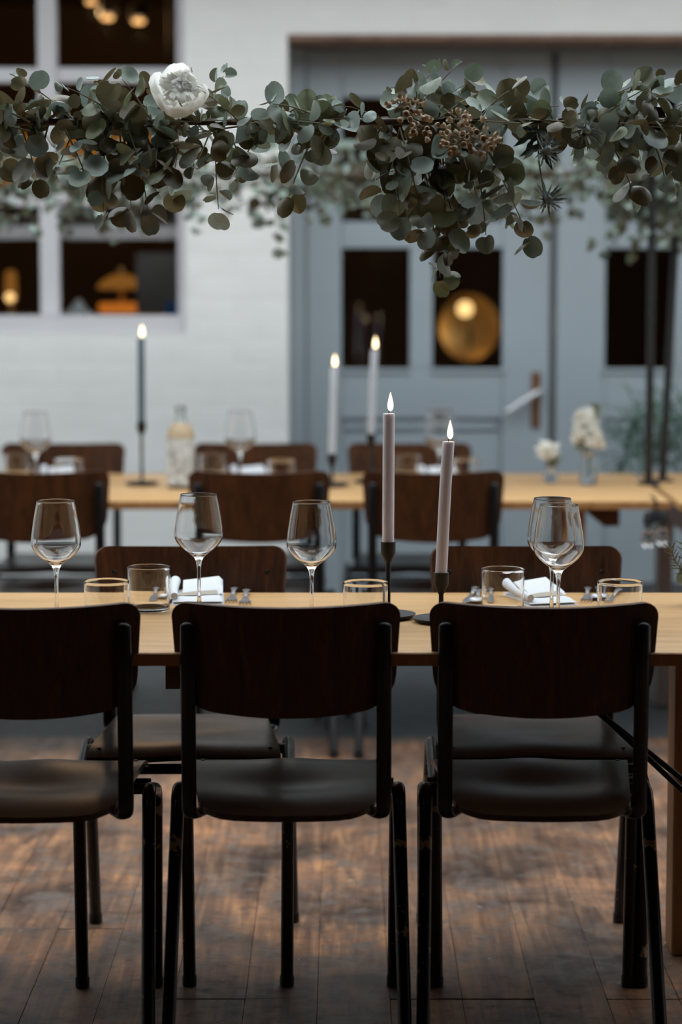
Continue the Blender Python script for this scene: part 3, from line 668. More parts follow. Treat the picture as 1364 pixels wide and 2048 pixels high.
# ------------------------------------------------------------------ napkins and cutlery
def napkin(px, py, rz, label, group, sc=1.0, full=True):
    p = PZ(px, py, TZ); t = thing('napkin', (p.x, p.y, TZ), label, 'napkin', group, rz)
    # folded base: soft pad of two layers
    for k in range(2):
        tp, bt = [], []
        for i in range(9):
            a, c_ = [], []
            for j in range(13):
                u, v_ = j / 12 * 2 - 1, i / 8 * 2 - 1
                ex = (1 - abs(u) ** 8) * (1 - abs(v_) ** 8); z = 0.006 * k + 0.0072 * ex ** 0.5 + 0.0008 * math.sin(4 * u + 2 * v_)
                x, y = u * (0.052 - 0.002 * k), v_ * (0.082 - 0.004 * k); a.append((x, y, max(z, 0.006 * k + 0.0008))); c_.append((x, y, 0.006 * k))
            tp.append(a); bt.append(c_)
        MB().sheet(tp, bt).build('fold', M['linen'], t, 70)
    # raised flap, thick at the back, open pocket to the front
    tp, bt = [], []
    for i in range(9):
        a, c_ = [], []; v_ = i / 8
        for j in range(11):
            u = j / 10; x = -0.030 + 0.080 * u; y = -0.035 + 0.110 * v_ + 0.02 * u
            z = 0.0135 + 0.026 * v_ ** 0.7 * (1 - 0.25 * (1 - u)) - (0.010 if j == 10 else 0) * v_ - (0.012 if i == 8 else 0)
            a.append((x, y, z)); c_.append((x, y, max(0.0128, z - 0.004 - 0.020 * v_ * max(0.0, u - 0.3))))
        tp.append(a); bt.append(c_)
    MB().sheet(tp, bt).build('flap', M['linen'], t, 60)
    # the rolled left hand edge
    MB().tube([(-0.046, -0.070, 0.017), (-0.048, 0.0, 0.020), (-0.046, 0.066, 0.029), (-0.044, 0.074, 0.029)], [0.007, 0.0085, 0.0105, 0.008], 14).build('roll', M['linen'], t, 70)
    c_ = MB(); c_.add([(-0.040, -0.045, 0.0145), (0.040, -0.032, 0.0150), (0.036, 0.030, 0.0250), (-0.020, 0.020, 0.0235),
                       (-0.040, -0.045, 0.0140), (0.040, -0.032, 0.0145), (0.036, 0.030, 0.0245), (-0.020, 0.020, 0.0230)],
                      [(0, 1, 2, 3), (7, 6, 5, 4), (0, 4, 5, 1), (1, 5, 6, 2), (2, 6, 7, 3), (3, 7, 4, 0)])
    c_.build('place_card', M['card'], t, None); return t
GNK = 'white napkins on the front table'
n0 = napkin(396, 1199, 0.05, 'white folded napkin behind the second wine glass, beside two forks', GNK)
n1 = dup(n0, tuple(PZ(1080, 1202, TZ)), 0.28, 'white folded napkin behind the overlapping wine glasses', GNK)
for px, l in ((118, 'blurred white napkin on the back table, leftmost'), (500, 'blurred white napkin on the back table right of the bottle'), (878, 'blurred white napkin on the back table before the door')):
    q = PZ(px, 958, TZ); dup(n0, (q.x, q.y, TZ), 0.1, l, 'white napkins on the back table')

def cutlery(kind):
    """along +y: handle end at +y (towards the far diner)"""
    parts = []
    hb = MB(); tp, bt = [], []
    for i in range(9):
        v_ = i / 8; y = 0.02 + 0.085 * v_; hw = 0.0035 + 0.0070 * v_ ** 2; hw *= math.sqrt(max(0.02, 1 - max(0, (v_ - 0.8) / 0.2) ** 2)); z = 0.0045 + 0.004 * (1 - (2 * v_ - 1) ** 2) + 0.003 * v_
        tp.append([(-hw, y, z), (0, y, z + 0.0018), (hw, y, z)]); bt.append([(-hw, y, z - 0.0018), (0, y, z - 0.0022), (hw, y, z - 0.0018)])
    hb.sheet(tp, bt); parts.append(('handle', hb))
    if kind == 'fork':
        nb = MB(); tp, bt = [], []
        for i in range(7):
            v_ = i / 6; y = 0.02 - 0.055 * v_; hw = 0.0035 + 0.0085 * v_ ** 1.5; z = 0.0045 - 0.002 * v_
            tp.append([(-hw, y, z + 0.0015), (0, y, z), (hw, y, z + 0.0015)]); bt.append([(-hw, y, z - 0.0004), (0, y, z - 0.0019), (hw, y, z - 0.0004)])
        nb.sheet(tp, bt); parts.append(('neck', nb))
        for k in range(4):
            x = -0.0102 + 0.0068 * k
            parts.append(('tine', MB().tube([(x, -0.033, 0.0033), (x, -0.055, 0.002), (x, -0.080, 0.0075)], [0.0019, 0.0016, 0.0009], 6)))
    elif kind == 'knife':
        nb = MB(); out = [(-0.0035, 0.022), (-0.004, -0.02), (-0.0085, -0.05), (-0.008, -0.095), (0.0, -0.112), (0.0065, -0.10), (0.0075, -0.05), (0.004, -0.01), (0.0035, 0.022)]
        n = len(out); nb.add([(x, y, 0.0055) for x, y in out] + [(x, y, 0.0040) for x, y in out], [tuple(range(n)), tuple(range(2 * n - 1, n - 1, -1))] + [(i, (i + 1) % n, n + (i + 1) % n, n + i) for i in range(n)])
        parts.append(('blade', nb))
    else:
        nb = MB(); tp, bt = [], []
        for i in range(11):
            v_ = i / 10; y = 0.022 - 0.085 * v_
            hw = 0.0035 if v_ < 0.35 else 0.0035 + 0.013 * math.sin(PI * (v_ - 0.35) / 0.65 * 0.97) ** 0.7; dp = 0.0 if v_ < 0.35 else 0.006 * math.sin(PI * (v_ - 0.35) / 0.65)
            z = 0.008
            tp.append([(-hw, y, z), (-hw * 0.6, y, z - dp * 0.8), (0, y, z - dp), (hw * 0.6, y, z - dp * 0.8), (hw, y, z)]); bt.append([(q[0], q[1], q[2] - 0.0012) for q in tp[-1]])
        nb.sheet(tp, bt); parts.append(('bowl', nb))
    return parts
protos = {}
def lay(kind, px, py, rz, label):
    q = PZ(px, py, TZ)
    if kind not in protos:
        t = thing(kind, (q.x, q.y, TZ), label, kind, kind + 's laid on the front table', rz)
        for n, mb in cutlery(kind): mb.build(n, M['steel'], t, 60)
        protos[kind] = t; return t
    return dup(protos[kind], (q.x, q.y, TZ), rz, label)
lay('knife', 311, 1197, 0.03, 'steel knife seen through the tumbler left of the left napkin')
lay('spoon', 336, 1198, 0.0, 'steel spoon beside the left edge of the left napkin')
lay('fork', 465, 1197, 0.0, 'steel fork just right of the left napkin, nearer to it')
lay('fork', 491, 1201, 0.02, 'steel fork second to the right of the left napkin')
lay('knife', 942, 1195, -0.15, 'steel knife left of the tumbler by the leaning candle')
lay('spoon', 954, 1201, -0.1, 'steel spoon left of the tumbler by the leaning candle, nearest to us')
lay('knife', 978, 1199, -0.05, 'steel knife seen through the tumbler by the leaning candle')
lay('fork', 1174, 1196, -0.12, 'steel fork left of the right hand tumbler')
lay('spoon', 1196, 1194, -0.12, 'small steel spoon between two forks at the right')
lay('fork', 1220, 1199, -0.30, 'steel fork seen through the right hand tumbler')

# ------------------------------------------------------------------ leaves
def leaf_mesh(name, cup, fold, curl, wid, m, notch=0.06):
    vs = []; fs = []; n = 18
    def zf(x, y): return cup * (x * x + (y - 0.5) ** 2) * 1.2 + fold * abs(x) + curl * (y ** 2)
    vs.append((0, 0.5, zf(0, 0.5)))
    for ring, rr in ((1, 0.55), (2, 1.0)):
        for j in range(n):
            a = 2 * PI * j / n - PI / 2; x = math.cos(a) * 0.5 * rr * wid; y = 0.5 + math.sin(a) * 0.5 * rr
            if ring == 2 and j == 0: y += notch
            if ring == 2 and j == n // 2: y -= notch * 0.8
            vs.append((x, y, zf(x, y)))
    for j in range(n):
        k = (j + 1) % n; fs.append((0, 1 + j, 1 + k)); fs.append((1 + j, 1 + n + j, 1 + n + k, 1 + k))
    b = MB(); b.keep = True; b.add(vs, fs); return b.mesh(name, m, 180)
LEAVES = {k: [leaf_mesh('leaf', c_, f_, u_, w_, M[k]) for c_, f_, u_, w_ in ((0.35, 0.10, -0.22, 1.0), (-0.55, 0.30, 0.20, 1.05), (0.75, -0.15, -0.35, 0.92), (0.15, 0.75, -0.15, 0.95), (-0.3, -0.55, 0.30, 1.08), (0.9, 0.15, 0.15, 0.88))] for k in ('leaf', 'leaf_pale')}
def ortho(o, n):
    o = o.normalized(); n = n - o * n.dot(o)
    if n.length < 1e-3: n = o.orthogonal()
    n.normalize(); x = o.cross(n); return Matrix((x, o, n)).transposed()
class Garland:
    def __init__(s, t, mkey, rng, max_leaf=300): s.t = t; s.k = mkey; s.r = rng; s.leaves = []; s.max = max_leaf; s.o = t.location.copy()
    def spray(s, pts, size, step, droop=0.0, flip=0.25):
        r = s.r; pts = [Vector(p) for p in pts]; path = []
        if len(pts) == 2:
            mid = (pts[0] + pts[1]) / 2 + Vector((r.uniform(-.01, .01), r.uniform(-.02, .02), droop)); pts = [pts[0], mid, pts[1]]
        a, m_, e = pts
        N = max(5, int((e - a).length / 0.03))
        for k in range(N + 1):
            t = k / N; path.append(a.lerp(m_, t).lerp(m_.lerp(e, t), t))
        MB().tube([p - s.o for p in path], [0.0019 - 0.0011 * k / N for k in range(N + 1)], 6).build('twig', M['stem'], s.t)
        L = sum((q - p).length for p, q in zip(path, path[1:])); n = max(2, int(L / step)); ph = r.uniform(0, PI)
        for i in range(1, n + 1):
            t = i / n; x = t * N; k = min(int(x), N - 1); p = path[k].lerp(path[k + 1], x - k); tg = (path[k + 1] - path[k]).normalized()
            ph += PI / 2 + r.uniform(-0.4, 0.4); sz = size * r.uniform(0.62, 1.32) * (1 - 0.25 * t)
            u = tg.orthogonal().normalized(); w_ = tg.cross(u)
            for sgn in (0, PI):
                if i == n and sgn: od = tg
                else: od = u * math.cos(ph + sgn) + w_ * math.sin(ph + sgn) + tg * r.uniform(0.0, 0.7) + Vector((0, 0, -0.25))
                od.normalize()
                nn = Vector((r.gauss(0, 0.7), r.gauss(-0.35, 0.65), r.gauss(0.5, 0.55)))
                if r.random() < flip: nn = -nn
                s.leaves.append((p + od * 0.004, ortho(od, nn), sz, r.randrange(6)))
    def finish(s, clear=None):
        if clear is not None: s.leaves = [q for q in s.leaves if (q[0] + q[1] @ Vector((0, q[2] * 0.5, 0)) - clear[0]).length > clear[1]]
        s.leaves.sort(key=lambda q: -(q[2] / (q[0].y)) * (1 if abs(q[0].x) < q[0].y * 0.145 else 0.2))
        for p, mt, sz, v_ in s.leaves[:s.max]:
            o = bpy.data.objects.new('leaf', LEAVES[s.k][v_]); link(o, s.t)
            o.matrix_local = Matrix.Translation(p - s.o) @ mt.to_4x4() @ Matrix.Scale(sz, 4)
        rest = s.leaves[s.max:]
        if rest:
            b = MB(); b.keep = True; tint = []
            for p, mt, sz, v_ in rest:
                me = LEAVES[s.k][v_]; b.add([p - s.o + mt @ (vv.co * sz) for vv in me.vertices], [tuple(f.vertices) for f in me.polygons]); tint += [s.r.random()] * len(me.vertices)
            me = b.mesh('foliage', M[s.k], 180); at = me.attributes.new('tint', 'FLOAT', 'POINT'); at.data.foreach_set('value', tint)
            o = link(bpy.data.objects.new('foliage', me), s.t); o['kind'] = 'stuff'
# near garland -----------------------------------------------------------
GD = 4.50
rz_ = P(682, 243, GD).z
g = thing('eucalyptus_garland', (0, GD, rz_), 'sharp eucalyptus garland with hanging sprays on a rod above the front table', 'garland')
MB().tube([(-1.54, 0.012, -0.002), (-0.5, 0.0, -0.001), (0.3, 0.0, 0.0), (0.96, 0.012, 0.0)], 0.0065, 12).build('rod', M['rod'], g)
gr = Garland(g, 'leaf', random.Random(11), 300)
rg = random.Random(5)
downs = [(40,250,75,355),(10,255,0,330),(95,255,62,345),(130,260,180,375),(150,260,118,330),(185,258,165,345),(215,260,207,425),(245,262,262,415),(258,265,296,425),(290,262,340,385),
 (240,262,248,335),(330,262,312,335),(355,262,350,335),(432,262,437,418),(420,262,392,330),(455,262,478,335),(520,258,470,345),(560,250,636,285),(640,250,578,392),(600,250,558,320),(690,250,642,282),
 (780,250,800,432),(800,255,848,455),(832,262,880,555),(850,262,872,455),(885,262,895,500),(870,262,905,432),(915,262,955,402),(938,262,972,470),(955,262,1056,472),(985,262,1015,420),(762,255,740,320),(800,258,770,385),(900,262,935,340),
 (1160,258,1180,300),(1200,258,1268,395),(1230,258,1225,320),(1290,258,1328,352),(1332,255,1350,362),(1240,258,1298,322),(1345,258,1370,410),(1105,252,1165,295),(1390,255,1400,380)]
ups = [(150,240,42,160),(230,242,192,165),(240,240,132,175),(300,236,244,158),(395,238,382,135),(420,238,447,152),(480,245,405,182),(560,240,622,203),(640,238,545,208),(700,240,622,215),(758,240,690,213),
 (805,232,868,138),(822,230,903,142),(832,232,828,158),(860,232,938,166),(872,232,918,190),(802,235,790,190),(880,235,968,182),(960,236,1018,182),(1000,238,1058,190),(1045,240,1118,212),(1140,238,1308,156),(1200,238,1296,176),(1260,238,1362,170),
 (1300,238,1250,202),(1340,236,1400,190),(85,245,-20,195),(60,245,-35,215),(330,240,300,175)]
sides = [(-60,250,150,236),(120,244,300,252),(280,240,420,262),(430,240,560,250),(540,246,720,235),(700,245,860,235),(860,245,1010,240),(1000,246,1160,250),(1150,244,1370,258),(700,250,580,262),(500,250,380,268),(1180,244,1020,228),(350,246,180,240),(1440,240,1300,250)]
sides += [(60,262,-40,240),(-30,240,110,250),(200,250,60,238),(160,240,300,246),(330,255,200,246),(300,246,470,240),(440,250,330,240),(520,238,640,246),(620,250,500,240),(720,250,600,238),(680,240,800,250),(790,240,930,250),(900,238,1040,246),(1060,252,930,240),(1080,240,1220,252),(1250,252,1100,240),(1220,240,1400,246),(1380,255,1240,246)]
for lst, st, sz in ((downs, 0.029, 0.049), (ups, 0.026, 0.044), (sides, 0.034, 0.046)):
    for x0, y0, x1, y1 in lst:
        d0 = GD + rg.uniform(-0.04, 0.02); d1 = GD + rg.uniform(-0.12, 0.08) - (0.02 if lst is sides else 0)
        gr.spray([P(x0, y0, d0), P(x1, y1, d1)], sz, st, 0.012 if lst is not sides else 0.0, 0.5 if lst is downs else 0.2)
gr.finish((P(358, 184, GD - 0.10), 0.066))
# stands carrying the rods
def rod_stand(x, y, ztop, lean, label, grp):
    t = thing('garland_pole', (x, y, TZ), label, 'pole', grp)
    MB().tube([(0, 0, 0.004), (lean * 0.5, 0, (ztop - TZ) * 0.5), (lean, 0, ztop - TZ + 0.02)], 0.012, 12).build('pole', M['iron'], t)
    bbox('foot_plate', (-0.03, -0.03, 0.0), (0.03, 0.03, 0.006), M['iron'], t, 0.001)
    MB().lathe([(0, 0), (0.0155, 0.0), (0.0155, 0.03), (0, 0.03)], 16, (lean, 0, ztop - TZ + 0.012)).build('collar', M['iron'], t)
    return t
rod_stand(0.955, GD + 0.012, rz_, 0.0, 'black pole carrying the near garland at the table end', 'poles of the near garland')
rod_stand(-1.53, GD + 0.012, rz_, 0.0, 'black pole carrying the near garland at the left table end', 'poles of the near garland')
# back garlands ----------------------------------------------------------
BD = PZ(1297, 969, TZ).y
bz = P(682, 348, BD).z
xp = PZ(1297, 969, TZ).x
g2 = thing('eucalyptus_garland', (0, BD, bz), 'blurred eucalyptus garland above the back table, hanging before window and door', 'garland', 'back garlands')
MB().tube([(-1.52, 0, 0), (0, 0, -0.002), (xp + 0.01, 0, 0)], 0.0085, 12).build('rod', M['rod'], g2)
gb = Garland(g2, 'leaf_pale', random.Random(21), 300)
rb = random.Random(9)
for px in range(-140, 1290, 10):
    dens = 0.75 if 385 < px < 480 else 1.0
    for k in range(2):
        if rb.random() > dens: continue
        x0 = px + rb.uniform(-15, 15); up_ = rb.random() < 0.42
        y1 = 348 - rb.uniform(15, 62) if up_ else 348 + rb.uniform(25, 85 if px > 380 else 110)
        gb.spray([P(x0, 350, BD + rb.uniform(-.03, .03)), P(x0 + rb.uniform(-75, 75), y1, BD + rb.uniform(-.12, .12))], 0.034, 0.066, 0.01, 0.35)
for px in range(-140, 1290, 16):
    if 395 < px < 470: continue
    gb.spray([P(px, 350, BD - 0.02), P(px + rb.uniform(-50, 50), 350 + rb.uniform(-38, 48), BD - rb.uniform(0.03, .1))], 0.030, 0.064, 0.0, 0.3)
for x0, x1, y1 in ((250, 228, 472), (545, 556, 492), (530, 520, 430), (640, 652, 438), (690, 700, 400), (1085, 1092, 458), (950, 955, 430), (150, 130, 445), (340, 400, 430)):
    gb.spray([P(x0, 352, BD), P(x1, y1, BD - 0.03)], 0.045, 0.034, 0.0)
gb.finish()
rod_stand(xp, BD, bz, 0.0, 'upright black pole on the back table end, left of the two poles', 'poles of the back garland')
rod_stand(-1.5, BD, bz, 0.0, 'black pole at the far left end of the back table', 'poles of the back garland')
q2 = PZ(1325, 962, TZ); xt = P(1356, 420, q2.y).x
x2 = max(q2.x, xe + 0.055)
rod_stand(x2, q2.y, bz - 0.03, xt - x2, 'slightly leaning black pole, right of the two poles on the back tables', 'poles of the back garland')
rod_stand(xe + 1.85, q2.y, bz - 0.03, 0.0, 'black pole at the far end of the right back table', 'poles of the back garland')
g3 = thing('eucalyptus_garland', (xe + 0.9, q2.y, bz - 0.03), 'blurred dense leafy garland at the right above the two black poles', 'garland', 'back garlands')
MB().tube([(xt - xe - 0.9 - 0.02, 0, 0), (0, 0, -0.002), (0.96, 0, 0)], 0.0085, 12).build('rod', M['rod'], g3)
gc = Garland(g3, 'leaf_pale', random.Random(31), 300)
for k in range(190):
    x0 = rb.uniform(1240, 1620); y1 = rb.uniform(320, 492)
    gc.spray([P(max(x0 - 20, 1310), 385, q2.y + rb.uniform(-.03, .03)), P(x0 + rb.uniform(-55, 45), y1, q2.y + rb.uniform(-.15, .1))], 0.036, 0.062, 0.0, 0.4)
for x0, x1, y1 in ((1260, 1212, 500), (1280, 1262, 506), (1320, 1310, 470), (1345, 1362, 470)):
    gc.spray([P(1340, 400, q2.y), P(x0, 420, q2.y - 0.03), P(x1, y1, q2.y - 0.05)], 0.036, 0.04, 0.0)
gc.finish()

# ------------------------------------------------------------------ peony, sea holly, wax flowers in the near garland
def petal_mesh(name, L, W, cup, ruff, m, rng):
    tp = []; 
    for i in range(7):
        v_ = i / 6; hw = W * (0.25 + 0.75 * math.sin(min(1, v_ * 1.15) * PI / 2)) * (math.sqrt(max(0.02, 1 - max(0, (v_ - 0.7) / 0.3) ** 2 * 0.75)))
        row = []
        for j in range(9):
            u = j / 8 * 2 - 1; x = u * hw; y = v_ * L * (1 - 0.12 * u * u * v_)
            z = cup * (u * u * hw * 8 * 0.5 + v_ * v_ * L * 6) * 0.5 + ruff * math.sin(u * 8 + i) * v_ ** 2 + (0.006 * rng.uniform(-1, 1) * v_ ** 3 if ruff else 0)
            row.append((x, y, z))
        tp.append(row)
    b = MB(); b.keep = True; nc = 9
    b.add([q for r in tp for q in r], [(i * nc + j, i * nc + j + 1, (i + 1) * nc + j + 1, (i + 1) * nc + j) for i in range(6) for j in range(8)]); return b.mesh(name, m, 180)
pc = P(358, 206, GD - 0.085)
pe = thing('peony', pc, 'large white ruffled peony tucked into the near garland', 'flower')
MB().tube([(0, 0.02, 0), (0.01, 0.06, -0.015), (0.03, 0.10, -0.04)], 0.0025, 8).build('stem', M['stem'], pe)
pe.scale = (0.86, 0.86, 0.86); pr = random.Random(3)
ax = Vector((0.15, -0.80, 0.52)).normalized(); pu = ax.orthogonal().normalized(); pw = ax.cross(pu)
outer = [petal_mesh('outer_petal', 0.062, 0.034, 0.36, 0.0012, M['petal'], pr) for _ in range(3)]
inner = [petal_mesh('inner_petal', 0.040, 0.019, 0.30, 0.0038, M['petal'], pr) for _ in range(5)]
core = [petal_mesh('core_petal', 0.026, 0.010, 0.35, 0.003, M['petal_core'], pr) for _ in range(3)]
def place_petal(me, ang, lat, Rr, sc, name, lean=0.0, off=0.0, fwd=0.0):
    """petal rooted on a ball of radius Rr, standing along its surface, hollow side inwards"""
    rad = pu * math.cos(ang) + pw * math.sin(ang); r_ = rad * math.cos(lat) + ax * math.sin(lat); t_ = ax * math.cos(lat) - rad * math.sin(lat)
    od = t_ * math.cos(lean) + r_ * math.sin(lean); n = -r_ * math.cos(lean) + t_ * math.sin(lean)
    o = bpy.data.objects.new(name, me); link(o, pe)
    o.matrix_local = Matrix.Translation(r_ * Rr - t_ * off + ax * fwd) @ ortho(od, n).to_4x4() @ Matrix.Scale(sc, 4)
for k in range(10): place_petal(outer[k % 3], k * 2 * PI / 10 + pr.uniform(-.25, .25), -0.45, 0.022, pr.uniform(0.8, 1.08), 'outer_petal', 0.80 + pr.uniform(-.15, .45), 0.014)
for k in range(70):                             # ruffled tufts fanning out of the heart, tips outwards
    f_ = k / 69; a_ = k * 2.39996 + pr.uniform(-.3, .3); lat = 0.15 + 1.35 * f_ + pr.uniform(-.15, .15)
    place_petal(inner[k % 5], a_, lat, 0.010 + 0.014 * f_, pr.uniform(0.75, 1.05), 'inner_petal', 1.0 + pr.uniform(-.25, .35), 0.004, 0.016)
for k in range(10): place_petal(core[k % 3], k * 2.39996, 1.1 + 0.45 * k / 10, 0.024, pr.uniform(0.6, 0.9), 'core_petal', 1.0 + pr.uniform(-.3, .4), 0.004, 0.020)
# sea holly
def spike_mesh(L, W, name, m):
    b = MB(); b.add([(-W * .4, 0, 0), (W * .4, 0, 0), (W, L * .35, .0015), (W * .45, L * .45, 0), (W * .75, L * .62, .001), (0, L, 0), (-W * .75, L * .62, .001), (-W * .45, L * .45, 0), (-W, L * .35, .0015), (0, L * .4, -0.0012)],
                    [(9, 0, 1), (9, 1, 2), (9, 2, 3), (9, 3, 4), (9, 4, 5), (9, 5, 6), (9, 6, 7), (9, 7, 8), (9, 8, 0)]); b.keep = True
    return b.mesh(name, m, 180)
bract = spike_mesh(0.034, 0.0035, 'bract', M['thistle']); sleaf = spike_mesh(0.05, 0.007, 'spiny_leaf', M['thistle_dark'])
def holly(px, py, d, axis, label, leaves_at=True, rs=17):
    c = P(px, py, d); rr = random.Random(rs); axis = Vector(axis).normalized()
    t = thing('sea_holly', c, label, 'flower', 'spiky sea holly heads in the near garland')
    MB().lathe([(0, -0.008), (0.006, -0.006), (0.0085, 0.0), (0.007, 0.008), (0.003, 0.013), (0, 0.014)], 14, (0, 0, 0), axis).build('cone', M['thistle'], t)
    u = axis.orthogonal().normalized(); w_ = axis.cross(u)
    for k in range(20):
        a = k * 2.39996; tl = rr.uniform(-0.15, 0.6) if k < 14 else rr.uniform(0.6, 1.2); rad = u * math.cos(a) + w_ * math.sin(a)
        od = rad * math.cos(tl) + axis * math.sin(tl); o = bpy.data.objects.new('bract', bract); link(o, t)
        o.matrix_local = Matrix.Translation(rad * 0.005) @ ortho(od, axis).to_4x4() @ Matrix.Scale(rr.uniform(0.75, 1.1), 4)
    a = Vector((0, 0, 0)); rp = P(min(px, 1100) - 20, 246, GD) - c
    MB().tube([-axis * 0.006, rp * 0.5 - axis * 0.01, rp], 0.0016, 8).build('stem', M['stem'], t)
    if leaves_at:
        for k in range(6):
            od = Vector((rr.uniform(-1, 1), rr.uniform(-.6, .1), rr.uniform(-1, .2))).normalized(); o = bpy.data.objects.new('spiny_leaf', sleaf); link(o, t)
            o.matrix_local = Matrix.Translation(rp * 0.72) @ ortho(od, Vector((0, -1, 0.4))).to_4x4() @ Matrix.Scale(rr.uniform(0.8, 1.15), 4)
    return t
holly(1092, 300, GD - 0.08, (0.5, -0.7, 0.1), 'dark spiky sea holly head right of the beige wax flowers, largest of three', True, 17)
holly(1094, 400, GD - 0.06, (0.4, -0.7, 0.3), 'pale spiky sea holly head hanging lowest below the near garland', True, 5)
holly(1172, 258, GD - 0.09, (0.3, -0.8, -0.3), 'small dark sea holly head farthest right in the near garland', False, 29)
# wax flowers
bud_me = MB().lathe([(0, 0), (0.0014, 0.001), (0.0036, 0.004), (0.0042, 0.0065), (0.0038, 0.0085), (0.0028, 0.0075), (0.0018, 0.0055), (0, 0.005)], 10).mesh('blossom', M['wax_bloom'], 60)
def wax_flower(px, py, d, n, rad, label, rs):
    c = P(px, py, d); rr = random.Random(rs); t = thing('wax_flower', c, label, 'flower', 'beige wax flower sprigs in the near garland')
    root = Vector((-0.02, 0.07, 0.02)); MB().tube([root, root * 0.4, (0, 0, 0)], 0.0016, 6).build('stem', M['stem'], t); sb = MB()
    for k in range(n):
        dv = Vector((rr.gauss(0, 1), rr.gauss(-0.6, 0.7), rr.gauss(0, 0.75))).normalized(); e = Vector((dv.x * rad * 1.15, dv.y * rad * 0.7, dv.z * rad * 0.75)) * rr.uniform(0.55, 1.05)
        sb.tube([(0, 0.01, 0.004), e * 0.5, e], 0.0006, 5)
        o = bpy.data.objects.new('blossom', bud_me); link(o, t); ax_ = (dv + Vector((rr.uniform(-.5, .5), -0.5, rr.uniform(-.5, .5)))).normalized()
        o.matrix_local = Matrix.Translation(e) @ ortho(ax_.orthogonal(), ax_).to_4x4() @ Matrix.Scale(rr.uniform(1.1, 1.55), 4)
    sb.build('flower_stalk', M['stem'], t)
wax_flower(935, 276, GD - 0.115, 64, 0.044, 'beige wax flower cluster at the centre right of the near garland, largest', 2)
wax_flower(848, 255, GD - 0.11, 16, 0.022, 'small beige wax flower sprig left of the large cluster', 4)
wax_flower(812, 218, GD - 0.10, 22, 0.030, 'dark beige wax flower sprig under the leafy crest of the near garland', 6)
wax_flower(914, 236, GD - 0.11, 12, 0.018, 'tiny beige wax flower sprig above the large cluster', 8)

# ------------------------------------------------------------------ bottle, vases, flowers on the back table
p = PZ(362, 976, TZ)
t = thing('glass_bottle', (p.x, p.y, TZ), 'clear glass bottle with pale label on the back table', 'bottle')
MB().lathe([(0, 0.0), (0.036, 0.0), (0.040, 0.004), (0.041, 0.010), (0.041, 0.150), (0.039, 0.166), (0.030, 0.184), (0.017, 0.198), (0.0135, 0.212), (0.0130, 0.236), (0.0125, 0.2365), (0.0105, 0.236), (0.0105, 0.212), (0.014, 0.199),
            (0.027, 0.184), (0.036, 0.166), (0.0385, 0.150), (0.0385, 0.012), (0.035, 0.006), (0, 0.006)], 40).build('bottle_body', M['bottle_glass'], t, 60)
MB().lathe([(0.0135, 0.0), (0.0165, 0.002), (0.0165, 0.012), (0.0135, 0.0145), (0.0134, 0.0)], 24, (0, 0, 0.228)).build('lip', M['bottle_glass'], t, 60)
lb = MB(); tp, bt = [], []
for k in range(25):
    a = -PI / 2 + (k / 24 - 0.5) * 4.2
    tp.append([(0.0416 * math.cos(a), 0.0416 * math.sin(a), z) for z in (0.012, 0.146)]); bt.append([(0.0412 * math.cos(a), 0.0412 * math.sin(a), z) for z in (0.012, 0.146)])
lb.sheet(tp, bt).build('label', M['label'], t, 60)
MB().lathe([(0.0412, 0.149), (0.0396, 0.166), (0.0306, 0.1845), (0.0215, 0.1945), (0.0212, 0.194), (0.0302, 0.184), (0.0392, 0.1655), (0.0409, 0.149), (0.0412, 0.149)], 32).build('shoulder_band', M['tan_band'], t, 60)  # plain tan band laid over the bottle shoulder
vase_me = None
def bud_vase(px, py, hgt, r, label):
    p = PZ(px, py, TZ); t = thing('bud_vase', (p.x, p.y, TZ), label, 'vase', 'small glass vases on the back table')
    MB().lathe([(0, 0), (r * .85, 0), (r, 0.004), (r, hgt * 0.55), (r * 0.6, hgt * 0.75), (r * 0.55, hgt * 0.9), (r * 0.72, hgt), (r * 0.66, hgt), (r * 0.48, hgt * 0.9), (r * 0.52, hgt * 0.75), (r * 0.9, hgt * 0.54), (r * 0.9, 0.008), (0, 0.006)], 28).build('vase_body', M['glass'], t, 60)
    MB().lathe([(r * 0.56, hgt * 0.86), (r * 0.80, hgt * 0.9), (r * 0.84, hgt * 0.97), (r * 0.72, hgt * 1.01), (r * 0.66, hgt * 1.005), (r * 0.54, hgt * 0.88)], 28).build('rim', M['glass'], t, 60); return p
pv = bud_vase(1101, 966, 0.055, 0.021, 'small low glass bud vase holding one white rose')
t = thing('white_rose', (pv.x, pv.y, TZ + 0.008), 'round white rose bud in the low bud vase', 'flower')
rr = random.Random(8); hd = Vector((-0.010, -0.004, 0.079))
MB().tube([(0, 0, 0), (-0.002, 0, 0.04), tuple(hd - Vector((0, 0, 0.018)))], 0.0016, 8).build('stem', M['green'], t)
rp_ = [petal_mesh('petal', 0.036, 0.020, 0.55, 0.0, M['petal'], rr), petal_mesh('petal', 0.030, 0.016, 0.6, 0.0, M['petal'], rr)]
for k in range(18):
    a = k * 2.39996; f_ = k / 17; rad = Vector((math.cos(a), math.sin(a), 0)); lat = -0.5 + 1.2 * f_
    r_ = rad * math.cos(lat) + Vector((0, 0, math.sin(lat))); t_ = Vector((0, 0, math.cos(lat))) - rad * math.sin(lat)
    o = bpy.data.objects.new('petal', rp_[k % 2]); link(o, t)
    o.matrix_local = Matrix.Translation(hd + r_ * (0.020 - 0.008 * f_) - t_ * 0.012) @ ortho(t_ + r_ * 0.12, -r_).to_4x4() @ Matrix.Scale(1 - 0.25 * f_, 4)
